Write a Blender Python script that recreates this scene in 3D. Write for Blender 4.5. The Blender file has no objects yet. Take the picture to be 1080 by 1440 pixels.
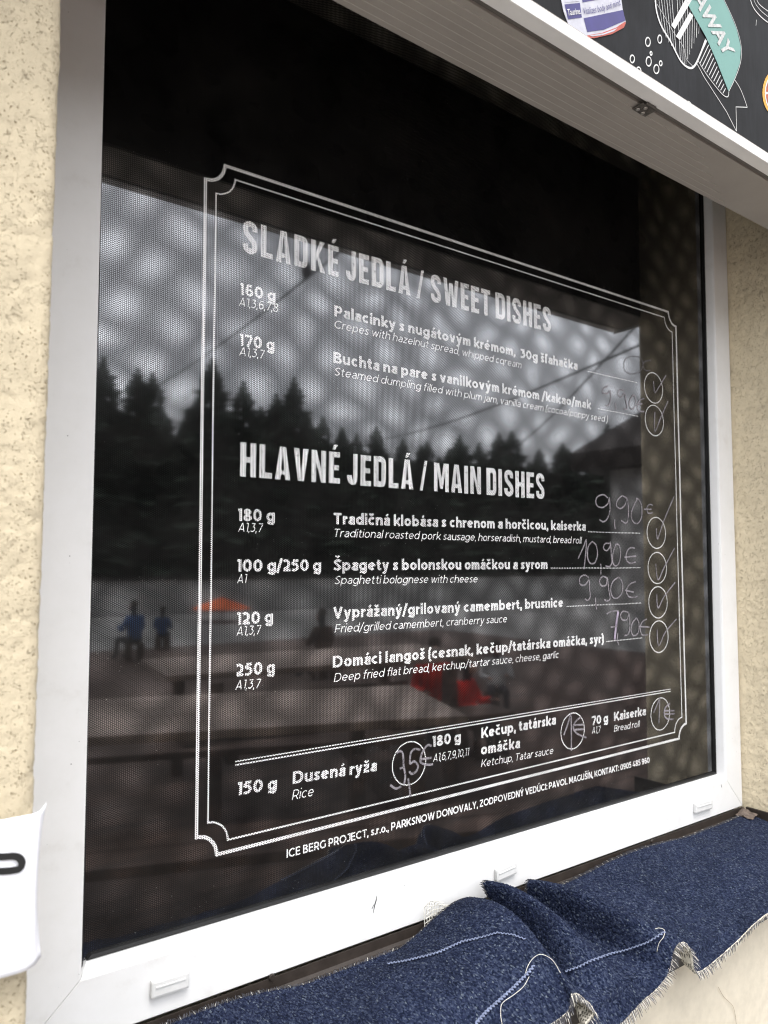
import bpy, bmesh, math, random
from mathutils import Vector, Matrix, noise
from mathutils.bvhtree import BVHTree
from mathutils.geometry import tessellate_polygon
random.seed(7)
R = math.radians
SC = bpy.context.scene
COL = SC.collection

# ---------------------------------------------------------------- camera
FPX = 1036.25                      # focal length in pixels of a 1080 x 1440 picture
CP = Vector((-0.34408, -0.85, 0.34949))
RIGHT = Vector((0.81048867, -0.58574205, 0.00379207))
DOWN = Vector((0.04274887, 0.05269238, -0.99769537))
FWD = Vector((0.58419231, 0.80878289, 0.06774639))
cam = bpy.data.cameras.new('camera')
cam.sensor_fit = 'AUTO'; cam.sensor_width = 36.0
cam.lens = FPX / 1440 * 36
cam.clip_start = 0.02; cam.clip_end = 600
cam.dof.use_dof = True; cam.dof.focus_distance = 1.05; cam.dof.aperture_fstop = 6.8
camo = bpy.data.objects.new('camera', cam); COL.objects.link(camo); SC.camera = camo
m = Matrix.Identity(4)
for i in range(3):
    m[i][0] = RIGHT[i]; m[i][1] = -DOWN[i]; m[i][2] = -FWD[i]; m[i][3] = CP[i]
camo.matrix_world = m

# ---------------------------------------------------------------- sky, sun, exposure
SUN_EL, SUN_AZ = 68, 188            # from behind the viewer's left shoulder, high, veiled by cloud
w = bpy.data.worlds.new("World"); SC.world = w; w.use_nodes = True
nt = w.node_tree; nt.nodes.clear(); N = nt.nodes.new; L = nt.links.new
out = N('ShaderNodeOutputWorld'); bg = N('ShaderNodeBackground')
sky = N('ShaderNodeTexSky'); sky.sky_type = 'NISHITA'; sky.sun_disc = False
sky.sun_elevation = R(SUN_EL); sky.sun_rotation = R(SUN_AZ); sky.air_density = 1.0; sky.dust_density = 3.0
hs = N('ShaderNodeHueSaturation'); hs.inputs['Saturation'].default_value = 0.12
tc = N('ShaderNodeTexCoord'); mp = N('ShaderNodeMapping'); mp.inputs['Scale'].default_value = (1, 1, 2.2)
nz = N('ShaderNodeTexNoise'); nz.inputs['Scale'].default_value = 2.3; nz.inputs['Detail'].default_value = 6
cr = N('ShaderNodeValToRGB'); cr.color_ramp.elements[0].position = 0.3; cr.color_ramp.elements[0].color = (2.2, 2.2, 2.25, 1)
cr.color_ramp.elements[1].position = 0.7; cr.color_ramp.elements[1].color = (4.6, 4.6, 4.6, 1)
mx = N('ShaderNodeMix'); mx.data_type = 'RGBA'; mx.blend_type = 'MULTIPLY'; mx.inputs[0].default_value = 1
L(sky.outputs[0], hs.inputs['Color']); L(tc.outputs['Generated'], mp.inputs[0]); L(mp.outputs[0], nz.inputs['Vector'])
L(nz.outputs[0], cr.inputs[0]); L(hs.outputs[0], mx.inputs[6]); L(cr.outputs[0], mx.inputs[7])
L(mx.outputs[2], bg.inputs[0]); bg.inputs[1].default_value = 0.15; L(bg.outputs[0], out.inputs[0])
sl = bpy.data.lights.new('sun', 'SUN'); sl.energy = 1.3; sl.angle = R(22); sl.color = (1, .96, .9)
so = bpy.data.objects.new('sun', sl); COL.objects.link(so)
# the sun stands towards -Y and -X; soft shadows fall into the recess, downwards and to the right
sd = Vector((-math.sin(R(8)) * math.cos(R(SUN_EL)), -math.cos(R(8)) * math.cos(R(SUN_EL)), math.sin(R(SUN_EL))))
so.rotation_euler = (-sd).to_track_quat('-Z', 'Y').to_euler()
SC.view_settings.view_transform = 'Standard'; SC.view_settings.look = 'None'
SC.view_settings.gamma = 1.0; SC.view_settings.use_curve_mapping = False
SC.view_settings.exposure = 0.02
SC.render.engine = 'CYCLES'
SC.cycles.use_denoising = True
SC.cycles.filter_width = 1.15
SC.cycles.max_bounces = 8; SC.cycles.transparent_max_bounces = 12
SC.cycles.sample_clamp_indirect = 6

# ---------------------------------------------------------------- helpers
def ray(x, y):
    return (RIGHT * ((x - 540) / FPX) + DOWN * ((y - 720) / FPX) + FWD)
def onY(x, y, Y=0.0):
    d = ray(x, y); return CP + d * ((Y - CP.y) / d.y)
def onZ(x, y, Z):
    d = ray(x, y); return CP + d * ((Z - CP.z) / d.z)

def tag(o, label=None, cat=None, group=None, kind=None):
    if label: o['label'] = label
    if cat: o['category'] = cat
    if group: o['group'] = group
    if kind: o['kind'] = kind
    return o
def thing(name, label, cat, loc=(0, 0, 0), group=None, kind=None):
    o = bpy.data.objects.new(name, None); COL.objects.link(o); o.location = loc
    o.empty_display_size = .1
    return tag(o, label, cat, group, kind)
FLAT = {'heading_word', 'printed_line', 'border_line', 'divider_line', 'printed_circle', 'dotted_line', 'chalk_stroke'}
def mesh_obj(name, verts, faces, mat, parent=None, smooth=False, mats=None, fm=None):
    me = bpy.data.meshes.new(name); me.from_pydata([tuple(v) for v in verts], [], faces); 
    for mm in (mats or [mat]): me.materials.append(mm)
    if fm: 
        for p, k in zip(me.polygons, fm): p.material_index = k
    if smooth: me.polygons.foreach_set('use_smooth', [True] * len(me.polygons))
    me.update()
    if name in FLAT and sum(p.normal.y * p.area for p in me.polygons) > 0: me.flip_normals()
    o = bpy.data.objects.new(name, me); COL.objects.link(o)
    if parent: 
        o.parent = parent
        if parent.type == 'EMPTY' or True:
            o.matrix_parent_inverse = Matrix.Translation(parent_loc(parent)).inverted()
    return o
def parent_loc(p):
    v = Vector((0, 0, 0))
    while p is not None:
        v += Vector(p.location)
        if p.parent is not None: v += p.matrix_parent_inverse.to_translation()
        p = p.parent
    return v
def bm_obj(name, bm, mat, parent=None, smooth=False):
    me = bpy.data.meshes.new(name); bm.to_mesh(me); bm.free(); me.materials.append(mat)
    if smooth: me.polygons.foreach_set('use_smooth', [True] * len(me.polygons))
    o = bpy.data.objects.new(name, me); COL.objects.link(o)
    if parent:
        o.parent = parent; o.matrix_parent_inverse = Matrix.Translation(parent_loc(parent)).inverted()
    return o
def add_box(bm, lo, hi, bev=0.0, rot=None, piv=None):
    r = bmesh.ops.create_cube(bm, size=1.0)
    vs = r['verts']
    c = [(lo[i] + hi[i]) / 2 for i in range(3)]; s = [hi[i] - lo[i] for i in range(3)]
    for v in vs: v.co = Vector([v.co[i] * s[i] + c[i] for i in range(3)])
    if bev > 0:
        es = list({e for v in vs for e in v.link_edges})
        g = bmesh.ops.bevel(bm, geom=es, offset=bev, segments=2, affect='EDGES', profile=.6)
        vs = [v for v in g['verts']] 
    if rot: 
        allv = set(vs)
        for v in allv: v.co = rot @ (v.co - Vector(piv)) + Vector(piv)
def box(name, lo, hi, mat, parent=None, bev=0.0, rot=None, piv=None):
    bm = bmesh.new(); add_box(bm, lo, hi, bev, rot, piv); return bm_obj(name, bm, mat, parent)
def tube(verts, faces, pts, rad, seg=6, closed=False):
    n = len(pts); base = len(verts)
    for i, p in enumerate(pts):
        a = pts[max(i - 1, 0)]; b = pts[min(i + 1, n - 1)]
        t = (Vector(b) - Vector(a)).normalized()
        u = t.cross(Vector((0, 0, 1)));
        if u.length < 1e-3: u = t.cross(Vector((1, 0, 0)))
        u.normalize(); v = t.cross(u)
        r = rad[i] if isinstance(rad, (list, tuple)) else rad
        for k in range(seg):
            a2 = 2 * math.pi * k / seg
            verts.append(Vector(p) + (u * math.cos(a2) + v * math.sin(a2)) * r)
    for i in range(n - 1):
        for k in range(seg):
            faces.append((base + i * seg + k, base + i * seg + (k + 1) % seg, base + (i + 1) * seg + (k + 1) % seg, base + (i + 1) * seg + k))
    faces.append(tuple(base + k for k in range(seg))[::-1]); faces.append(tuple(base + (n - 1) * seg + k for k in range(seg)))
def catmull(P, per=6):
    P = [Vector(p) for p in P]
    if len(P) < 3: return P
    out = []
    for i in range(len(P) - 1):
        a = P[max(i - 1, 0)]; b = P[i]; c = P[i + 1]; d = P[min(i + 2, len(P) - 1)]
        for k in range(per):
            t = k / per
            out.append(0.5 * ((2 * b) + (c - a) * t + (2 * a - 5 * b + 4 * c - d) * t * t + (3 * b - a - 3 * c + d) * t ** 3))
    out.append(P[-1]); return out

# ---------------------------------------------------------------- materials
class NT:
    def __init__(s, name):
        s.m = bpy.data.materials.new(name); s.m.use_nodes = True; s.t = s.m.node_tree; s.t.nodes.clear()
        s.out = s.n('ShaderNodeOutputMaterial')
    def n(s, typ, **kw):
        x = s.t.nodes.new(typ)
        for k, v in kw.items():
            if k in x.inputs.keys() if isinstance(k, str) else False: x.inputs[k].default_value = v
            else: setattr(x, k, v)
        return x
    def l(s, a, b): s.t.links.new(a, b)
    def math(s, op, a, b=None, c=None, clamp=False):
        x = s.t.nodes.new('ShaderNodeMath'); x.operation = op; x.use_clamp = clamp
        for i, v in enumerate((a, b, c)):
            if v is None: continue
            if isinstance(v, (int, float)): x.inputs[i].default_value = v
            else: s.l(v, x.inputs[i])
        return x.outputs[0]
    def noise(s, vec, scale, detail=4, rough=.5, dist=0):
        x = s.t.nodes.new('ShaderNodeTexNoise'); x.inputs['Scale'].default_value = scale; x.inputs['Detail'].default_value = detail
        x.inputs['Roughness'].default_value = rough; x.inputs['Distortion'].default_value = dist
        if vec is not None: s.l(vec, x.inputs['Vector'])
        return x.outputs[0]
    def vor(s, vec, scale, feature='F1', out='Distance', rnd=1):
        x = s.t.nodes.new('ShaderNodeTexVoronoi'); x.feature = feature; x.inputs['Scale'].default_value = scale
        x.inputs['Randomness'].default_value = rnd
        s.l(vec, x.inputs['Vector']); return x.outputs[out]
    def ramp(s, fac, stops):
        x = s.t.nodes.new('ShaderNodeValToRGB'); e = x.color_ramp.elements
        while len(e) < len(stops): e.new(0.5)
        for i, (p, c) in enumerate(stops):
            e[i].position = p; e[i].color = (*c, 1) if len(c) == 3 else c
        s.l(fac, x.inputs[0]); return x.outputs[0]
    def pos(s): return s.t.nodes.new('ShaderNodeNewGeometry').outputs['Position']
    def obj(s): return s.t.nodes.new('ShaderNodeTexCoord').outputs['Object']
    def pbr(s, col=None, rough=.5, **kw):
        x = s.t.nodes.new('ShaderNodeBsdfPrincipled')
        if col is not None:
            if isinstance(col, tuple): x.inputs['Base Color'].default_value = (*col, 1)
            else: s.l(col, x.inputs['Base Color'])
        if isinstance(rough, (int, float)): x.inputs['Roughness'].default_value = rough
        else: s.l(rough, x.inputs['Roughness'])
        for k, v in kw.items():
            k = k.replace('_', ' ')
            if isinstance(v, (int, float)): x.inputs[k].default_value = v
            else: s.l(v, x.inputs[k])
        return x
    def bump(s, h, strength=.5, dist=.001):
        x = s.t.nodes.new('ShaderNodeBump'); x.inputs['Strength'].default_value = strength; x.inputs['Distance'].default_value = dist
        s.l(h, x.inputs['Height']); return x.outputs[0]
    def done(s, sh): s.l(sh, s.out.inputs['Surface']); return s.m

def simple(name, col, rough=.6, var=.15, scale=20, bump=0.0, bscale=200, metallic=0.0, spec=.25):
    t = NT(name); p = t.pos(); n = t.noise(p, scale, 5, .6)
    a = tuple(c * (1 - var) for c in col); b = tuple(min(1, c * (1 + var)) for c in col)
    c = t.ramp(n, [(.3, a), (.7, b)])
    s = t.pbr(c, rough, Metallic=metallic, Specular_IOR_Level=spec)
    if bump > 0: t.l(t.bump(t.noise(p, bscale, 4), bump, .001), s.inputs['Normal'])
    return t.done(s.outputs[0])

def stucco(name, col, grooves=True, fine=900, tint=(.60, .53, .43), gs=330):
    t = NT(name); p = t.pos()
    big = t.noise(p, 6, 4); mid = t.noise(p, 60, 5, .6)
    c = t.ramp(t.math('ADD', t.math('MULTIPLY', big, .4), t.math('MULTIPLY', mid, .6)),
               [(.3, tuple(x * .86 for x in col)), (.55, col), (.75, tuple(min(1, x * 1.08) for x in col))])
    grain = t.noise(p, fine, 4, .7)
    h = t.math('ADD', t.math('MULTIPLY', grain, .55), t.math('MULTIPLY', mid, .25))
    if grooves:
        d = t.noise(p, 110, 4, .6)
        wob = t.n('ShaderNodeTexNoise'); wob.inputs['Scale'].default_value = gs * .7; t.l(p, wob.inputs['Vector'])
        sc_ = t.n('ShaderNodeVectorMath', operation='SCALE'); sc_.inputs['Scale'].default_value = 1.6 / gs; t.l(wob.outputs['Color'], sc_.inputs[0])
        wp = t.n('ShaderNodeVectorMath', operation='ADD'); t.l(p, wp.inputs[0]); t.l(sc_.outputs[0], wp.inputs[1])
        dots = t.ramp(t.vor(wp.outputs[0], gs), [(.13, (0, 0, 0)), (.24, (1, 1, 1))])
        n1 = t.noise(p, gs * .45, 2, .5, 1.2)                 # torn lines of the rubbed render
        pit = t.ramp(t.math('ABSOLUTE', t.math('SUBTRACT', n1, .5)), [(0.0, (0, 0, 0)), (.012, (1, 1, 1))])
        keep = t.ramp(d, [(.50, (1, 1, 1)), (.57, (0, 0, 0))])
        keep2 = t.ramp(t.noise(p, 75, 3, .6), [(.45, (1, 1, 1)), (.53, (0, 0, 0))])
        pm = t.math('MULTIPLY', t.math('MAXIMUM', pit, keep), t.math('MAXIMUM', dots, keep2))
        h = t.math('ADD', h, t.math('MULTIPLY', pm, 1.1))
        mm = t.n('ShaderNodeMix', data_type='RGBA', blend_type='MULTIPLY'); t.l(t.ramp(pm, [(0, tint), (1, (1, 1, 1))]), mm.inputs[7])
        mm.inputs[0].default_value = 1; t.l(c, mm.inputs[6]); c = mm.outputs[2]
    s = t.pbr(c, .92); t.l(t.bump(h, .9, .0022), s.inputs['Normal'])
    return t.done(s.outputs[0])

M = {}
M['stucco'] = stucco('cream_rubbed_render', (.575, .495, .35))
M['stucco_reveal'] = stucco('cream_scraped_render', (.72, .62, .44), fine=700, tint=(.90, .87, .83), gs=220)
M['stucco_fine'] = stucco('cream_fine_render', (.62, .56, .45), grooves=False, fine=1400)
def upvc():
    t = NT('white_upvc'); p = t.pos(); n = t.noise(p, 25, 6, .65); n2 = t.noise(p, 300, 3)
    c = t.ramp(n, [(.28, (.66, .655, .645)), (.42, (.71, .71, .705)), (.65, (.735, .735, .735))])
    speck = t.ramp(t.vor(p, 90), [(.05, (.35, .33, .3)), (.075, (1, 1, 1))])
    keep = t.ramp(t.noise(p, 14, 2), [(.60, (1, 1, 1)), (.64, (0, 0, 0))])
    mm = t.n('ShaderNodeMix', data_type='RGBA', blend_type='MULTIPLY'); mm.inputs[0].default_value = 1
    t.l(c, mm.inputs[6]); t.l(t.math('MAXIMUM', speck, keep), mm.inputs[7])
    s = t.pbr(mm.outputs[2], t.math('ADD', t.math('MULTIPLY', n, .25), .38), Specular_IOR_Level=.3); t.l(t.bump(n2, .08, .0005), s.inputs['Normal'])
    return t.done(s.outputs[0])
M['upvc'] = upvc()
M['cap'] = simple('grey_white_plastic_cap', (.62, .62, .61), .35, .06, 60)
M['gasket'] = simple('black_rubber_gasket', (.012, .012, .012), .45, .2, 80)
M['brown_metal'] = simple('dark_brown_coated_metal', (.035, .028, .024), .4, .25, 40, .1, 400)
M['soffit'] = simple('grey_aluminium_slats', (.32, .297, .27), .5, .06, 12, .05, 300)
M['rib'] = simple('light_slat_edge', (.42, .395, .36), .5, .05, 40)
M['alu'] = simple('white_coated_aluminium', (.76, .76, .75), .35, .05, 20)
M['groove'] = simple('dark_grey_groove', (.13, .12, .11), .5, .1, 30)
M['hinge'] = simple('tarnished_hinge_steel', (.14, .13, .12), .45, .4, 300, metallic=.7)
M['screw'] = simple('bright_screw_steel', (.5, .48, .46), .35, .1, 200, metallic=.8)
M['dark'] = simple('cavity_shade_black', (.02, .02, .02), .9)  # near-black colour standing in for shade in the gap behind the box
M['paper'] = simple('white_office_paper', (.83, .83, .87), .7, .03, 9, .12, 60)
M['ink'] = simple('black_printer_ink', (.018, .018, .018), .5, .1)
M['inkgrey'] = simple('grey_printer_ink', (.25, .25, .28), .6, .1)
M['scuff'] = simple('black_scuff_mark', (.05, .05, .05), .7, .4, 400)
M['crack'] = simple('crack_line', (.30, .24, .17), .9, .3, 300)

def holes(t, p, rad=.36):
    """mask: 1 inside the round perforations (2.1 mm hexagonal pitch) of the film"""
    pitch = .0025
    mp = t.n('ShaderNodeMapping'); mp.inputs['Rotation'].default_value = (0, R(0.42), 0)
    mp.inputs['Scale'].default_value = (1 / (pitch * math.sqrt(3)), 0, 1 / pitch)
    t.l(p, mp.inputs[0])
    res = []
    for off in ((0, 0, 0), (.5, 0, .5)):
        a = t.n('ShaderNodeVectorMath', operation='ADD'); a.inputs[1].default_value = off; t.l(mp.outputs[0], a.inputs[0])
        f = t.n('ShaderNodeVectorMath', operation='FRACTION'); t.l(a.outputs[0], f.inputs[0])
        g = t.n('ShaderNodeVectorMath', operation='SUBTRACT'); g.inputs[1].default_value = (.5, 0, .5); t.l(f.outputs[0], g.inputs[0])
        k = t.n('ShaderNodeVectorMath', operation='MULTIPLY'); k.inputs[1].default_value = (math.sqrt(3), 0, 1); t.l(g.outputs[0], k.inputs[0])
        e = t.n('ShaderNodeVectorMath', operation='LENGTH'); t.l(k.outputs[0], e.inputs[0]); res.append(e.outputs['Value'])
    d = t.math('MINIMUM', res[0], res[1])
    return t.math('LESS_THAN', d, rad)

def quench(t, p):
    """strain spots of toughened glass: a soft lattice of stronger and weaker mirror patches about 55 mm apart"""
    nn = t.n('ShaderNodeTexNoise'); nn.inputs['Scale'].default_value = 7; nn.inputs['Detail'].default_value = 1; t.l(p, nn.inputs['Vector'])
    s = t.n('ShaderNodeVectorMath', operation='SCALE'); s.inputs['Scale'].default_value = .075; t.l(nn.outputs['Color'], s.inputs[0])
    ad = t.n('ShaderNodeVectorMath', operation='ADD'); t.l(p, ad.inputs[0]); t.l(s.outputs[0], ad.inputs[1])
    mp = t.n('ShaderNodeMapping'); mp.inputs['Rotation'].default_value = (0, R(13), 0)
    mp.inputs['Scale'].default_value = (1 / .088, 0, 1 / .072); t.l(ad.outputs[0], mp.inputs[0])
    res = []
    for off in ((0, 0, 0), (.5, 0, .5)):
        a = t.n('ShaderNodeVectorMath', operation='ADD'); a.inputs[1].default_value = off; t.l(mp.outputs[0], a.inputs[0])
        f = t.n('ShaderNodeVectorMath', operation='FRACTION'); t.l(a.outputs[0], f.inputs[0])
        g = t.n('ShaderNodeVectorMath', operation='SUBTRACT'); g.inputs[1].default_value = (.5, 0, .5); t.l(f.outputs[0], g.inputs[0])
        e = t.n('ShaderNodeVectorMath', operation='LENGTH'); t.l(g.outputs[0], e.inputs[0]); res.append(e.outputs['Value'])
    d = t.math('MINIMUM', res[0], res[1])
    b = t.math('POWER', 2.718, t.math('MULTIPLY', t.math('MULTIPLY', d, d), -17.0))
    b = t.math('MULTIPLY', b, t.math('ADD', t.noise(p, 11, 2), .25))
    return t.math('ADD', t.math('MULTIPLY', b, QAMP), QMIN)

QAMP, QMIN = 1.3, .66
GLASS_IOR = 1.55
def film(name, base, land_rough=.3, land_gloss=.35, worn=0.0, rad=.36):
    t = NT(name); p = t.pos()
    hm = holes(t, p, rad); q = quench(t, p)
    if isinstance(base, tuple):
        basec = t.ramp(t.noise(p, 18, 5), [(.3, tuple(c * .8 for c in base)), (.7, tuple(min(1, c * 1.15) for c in base))])
    if worn:
        wm = t.ramp(t.noise(p, 240, 5, .72), [(worn - .03, (0, 0, 0)), (worn + .03, (1, 1, 1))])
        wb = t.ramp(t.noise(p, 30, 3, .6), [(.42, (1, 1, 1)), (.5, (0, 0, 0))])
        wm = t.math('MAXIMUM', wm, wb)
        mm = t.n('ShaderNodeMix', data_type='RGBA'); t.l(wm, mm.inputs[0]); mm.inputs[6].default_value = (.05, .05, .05, 1); t.l(basec, mm.inputs[7]); basec = mm.outputs[2]
    fr = t.n('ShaderNodeFresnel'); fr.inputs['IOR'].default_value = GLASS_IOR
    # dust film and dried drips on the pane: faint diffuse grey
    dn = t.ramp(t.noise(p, 9, 7, .7, .6), [(.35, (.003, .003, .003)), (.75, (.014, .0135, .013))])
    sp = t.ramp(t.vor(p, 160), [(.045, (.25, .25, .24)), (.06, (0, 0, 0))])
    kp = t.ramp(t.noise(p, 7, 3), [(.5, (0, 0, 0)), (.58, (1, 1, 1))])
    spk = t.n('ShaderNodeMix', data_type='RGBA', blend_type='MULTIPLY'); spk.inputs[0].default_value = 1; t.l(sp, spk.inputs[6]); t.l(kp, spk.inputs[7])
    add = t.n('ShaderNodeMix', data_type='RGBA', blend_type='ADD'); add.inputs[0].default_value = 1; t.l(dn, add.inputs[6]); t.l(spk.outputs[2], add.inputs[7])
    # hole: mirror of the pane
    dh = t.n('ShaderNodeBsdfDiffuse'); t.l(add.outputs[2], dh.inputs[0])
    gh = t.n('ShaderNodeBsdfGlossy'); gh.inputs['Roughness'].default_value = .032; gh.inputs['Color'].default_value = (.95, .96, 1, 1)
    mh = t.n('ShaderNodeMixShader'); t.l(t.math('MULTIPLY', t.math('ADD', t.math('MULTIPLY', fr.outputs[0], .5), PANE_R), q, clamp=True), mh.inputs[0]); t.l(dh.outputs[0], mh.inputs[1]); t.l(gh.outputs[0], mh.inputs[2])
    # land: printed vinyl
    ad2 = t.n('ShaderNodeMix', data_type='RGBA', blend_type='ADD'); ad2.inputs[0].default_value = 1; t.l(basec, ad2.inputs[6]); t.l(add.outputs[2], ad2.inputs[7])
    dl = t.n('ShaderNodeBsdfDiffuse'); t.l(ad2.outputs[2], dl.inputs[0])
    gl = t.n('ShaderNodeBsdfGlossy'); gl.inputs['Roughness'].default_value = land_rough
    ml = t.n('ShaderNodeMixShader'); t.l(t.math('MULTIPLY', t.math('ADD', t.math('MULTIPLY', fr.outputs[0], .5), PANE_R), t.math('MULTIPLY', q, land_gloss * .35), clamp=True), ml.inputs[0]); t.l(dl.outputs[0], ml.inputs[1]); t.l(gl.outputs[0], ml.inputs[2])
    mm2 = t.n('ShaderNodeMixShader'); t.l(hm, mm2.inputs[0]); t.l(ml.outputs[0], mm2.inputs[1]); t.l(mh.outputs[0], mm2.inputs[2])
    return t.done(mm2.outputs[0])
PANE_R = .17        # a coated double-glazed unit mirrors much the same from every angle in view
M['film'] = film('black_perforated_vinyl', (.002, .002, .002), .09, .35)
M['print'] = film('white_print_on_perforated_vinyl', (.86, .86, .86), .3, .3, rad=.31)
M['print_fine'] = film('white_small_print_on_vinyl', (.86, .86, .86), .3, .3, rad=.22)
M['heading'] = film('worn_white_heading_print', (.88, .88, .88), .3, .3, worn=.41, rad=.31)
M['pane'] = NT('dark_glass'); _p = M['pane'].pbr((.004, .004, .004), .01, IOR=1.6); M['pane'] = M['pane'].done(_p.outputs[0])
def chalk(name, col, cut):
    t = NT(name); p = t.pos()
    a = t.ramp(t.noise(p, 700, 3, .6), [(cut, (0, 0, 0)), (cut + .22, (1, 1, 1))])
    a = t.math('MULTIPLY', a, t.ramp(t.noise(p, 40, 2), [(.25, (.45,) * 3), (.6, (1,) * 3)]))
    tr = t.n('ShaderNodeBsdfTransparent'); d = t.n('ShaderNodeBsdfDiffuse'); d.inputs[0].default_value = (*col, 1)
    mx = t.n('ShaderNodeMixShader'); t.l(a, mx.inputs[0]); t.l(tr.outputs[0], mx.inputs[1]); t.l(d.outputs[0], mx.inputs[2])
    return t.done(mx.outputs[0])
M['chalk'] = chalk('grey_chalk_marker', (.28, .26, .28), .29)
M['chalk_faint'] = chalk('faint_smeared_chalk', (.17, .16, .17), .36)
M['chalk_lilac'] = chalk('lilac_chalk_marker', (.42, .36, .46), .22)

def carpet():
    t = NT('blue_loop_pile'); p = t.pos()
    v = t.n('ShaderNodeTexVoronoi'); v.inputs['Scale'].default_value = 1; v.inputs['Randomness'].default_value = .55; mpc = t.n('ShaderNodeMapping'); mpc.inputs['Scale'].default_value = (620, 370, 480); mpc.inputs['Rotation'].default_value = (0, 0, R(4)); t.l(p, mpc.inputs[0]); t.l(mpc.outputs[0], v.inputs['Vector'])
    sep = t.n('ShaderNodeSeparateColor'); t.l(v.outputs['Color'], sep.inputs[0])
    c = t.ramp(sep.outputs[0], [(0, (.004, .007, .018)), (.45, (.013, .018, .042)), (.8, (.027, .036, .068)), (.96, (.048, .06, .095)), (1, (.10, .12, .15))])
    big = t.ramp(t.noise(p, 16, 5, .6), [(.3, (.8,) * 3), (.7, (1.18,) * 3)])
    mm = t.n('ShaderNodeMix', data_type='RGBA', blend_type='MULTIPLY'); mm.inputs[0].default_value = 1; t.l(c, mm.inputs[6]); t.l(big, mm.inputs[7])
    s = t.pbr(mm.outputs[2], .95, Specular_IOR_Level=.1)
    h = t.math('SUBTRACT', 1.0, v.outputs['Distance'])
    t.l(t.bump(t.math('ADD', h, t.math('MULTIPLY', t.noise(p, 1500, 3), .6)), .9, .0016), s.inputs['Normal'])
    return t.done(s.outputs[0])
M['carpet'] = carpet()
def backing():
    t = NT('woven_jute_backing'); p = t.pos()
    w1 = t.n('ShaderNodeTexWave', wave_type='BANDS', bands_direction='X'); w1.inputs['Scale'].default_value = 90; t.l(p, w1.inputs['Vector'])
    w2 = t.n('ShaderNodeTexWave', wave_type='BANDS', bands_direction='Y'); w2.inputs['Scale'].default_value = 90; t.l(p, w2.inputs['Vector'])
    x = t.math('MAXIMUM', w1.outputs['Fac'], w2.outputs['Fac'])
    s = t.pbr(t.ramp(x, [(.3, (.10, .09, .075)), (.8, (.48, .45, .38))]), .9); t.l(t.bump(x, .8, .001), s.inputs['Normal'])
    return t.done(s.outputs[0])
M['backing'] = backing()
M['thread'] = simple('off_white_thread', (.62, .60, .54), .8, .2, 300)
M['thread_dark'] = simple('dark_thread', (.06, .06, .07), .8, .3, 300)
M['thread_blue'] = simple('pale_blue_thread', (.17, .20, .30), .8, .3, 300)

# ================================================================ THE WALL
wall = thing('house_wall', 'cream rough-plastered kiosk wall around the recessed menu window', 'wall', (0, -.22, -1.15))
def sweep_wall(name, prof, z0, z1, dz, mat, amp, skew=None):
    nz_ = int((z1 - z0) / dz); V = []; F = []; n = len(prof)
    nor = []
    for i in range(n):
        a = Vector(prof[max(i - 1, 0)]); b = Vector(prof[min(i + 1, n - 1)]); d = (b - a).normalized(); nor.append(Vector((d.y, -d.x)))
    for j in range(nz_ + 1):
        z = z0 + (z1 - z0) * j / nz_
        for i, q in enumerate(prof):
            x, y = q
            pz = Vector((x, y * 1.0, z))
            h = noise.noise(pz * 28) * .9 + noise.noise(pz * 90) * .7 + noise.noise(pz * 260) * .5
            r = 1 - abs(noise.noise(pz * 120 + Vector((9, 3, 1)))) * 5
            if r > 0 and noise.noise(pz * 60 + Vector((3, 7, 5))) > .02: h -= r * 1.6
            h *= amp
            V.append((x + nor[i].x * h, y + nor[i].y * h, z))
    for j in range(nz_):
        for i in range(n - 1):
            F.append((j * n + i, j * n + i + 1, (j + 1) * n + i + 1, (j + 1) * n + i))
    return mesh_obj(name, V, F, mat, wall, smooth=True)
def path(pts, step):
    out = []
    for a, b in zip(pts[:-1], pts[1:]):
        a = Vector(a); b = Vector(b); n = max(1, int((b - a).length / step))
        for k in range(n): out.append(tuple(a + (b - a) * k / n))
    out.append(pts[-1]); return out
YF = -.222
lw = [(-2.6, YF), (-.42, YF)] + path([(-.42, YF), (-.228, YF), (-.2225, YF + .003), (-.2205, YF + .009), (-.199, -.0)], .0022)[1:]
sweep_wall('plaster_face', lw, -.32, 1.3, .0026, M['stucco'], .0007)
rw = path([(1.1745, 0.0), (1.192, YF + .01), (1.195, YF + .004), (1.2, YF)], .0028) + [(1.45, YF), (3.2, YF)]
sweep_wall('plaster_face', rw, -.32, 1.3, .003, M['stucco_reveal'], .0009)
# lower face under the sill, finer render
V = []; F = []
xs = [-.222 + 1.44 * i / 360 for i in range(361)]; zs = [-.45 + .262 * j / 70 for j in range(71)]
for z in zs:
    for x in xs:
        pz = Vector((x, 0, z)); V.append((x, YF - .001 - .0007 * (noise.noise(pz * 40) + .6 * noise.noise(pz * 200)), z))
for j in range(70):
    for i in range(360): a = j * 361 + i; F.append((a, a + 1, a + 362, a + 361))
mesh_obj('plaster_face', V, F, M['stucco_fine'], wall, smooth=True)
# plain remainder of the wall: plinth below, masonry above and around
bm = bmesh.new()
add_box(bm, (-2.6, YF + .002, -1.15), (3.2, .20, -.45))
add_box(bm, (-2.6, YF + .004, 1.3), (3.2, .20, 2.6))
add_box(bm, (-2.6, YF + .02, -.45), (-.24, .20, 1.3)); add_box(bm, (1.21, YF + .02, -.45), (3.2, .20, 1.3))
add_box(bm, (-.24, YF + .02, -.45), (1.21, .20, -.19)); add_box(bm, (-.24, .08, -.19), (1.21, .2, 1.3))
bm_obj('masonry', bm, M['stucco_fine'], wall)
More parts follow.
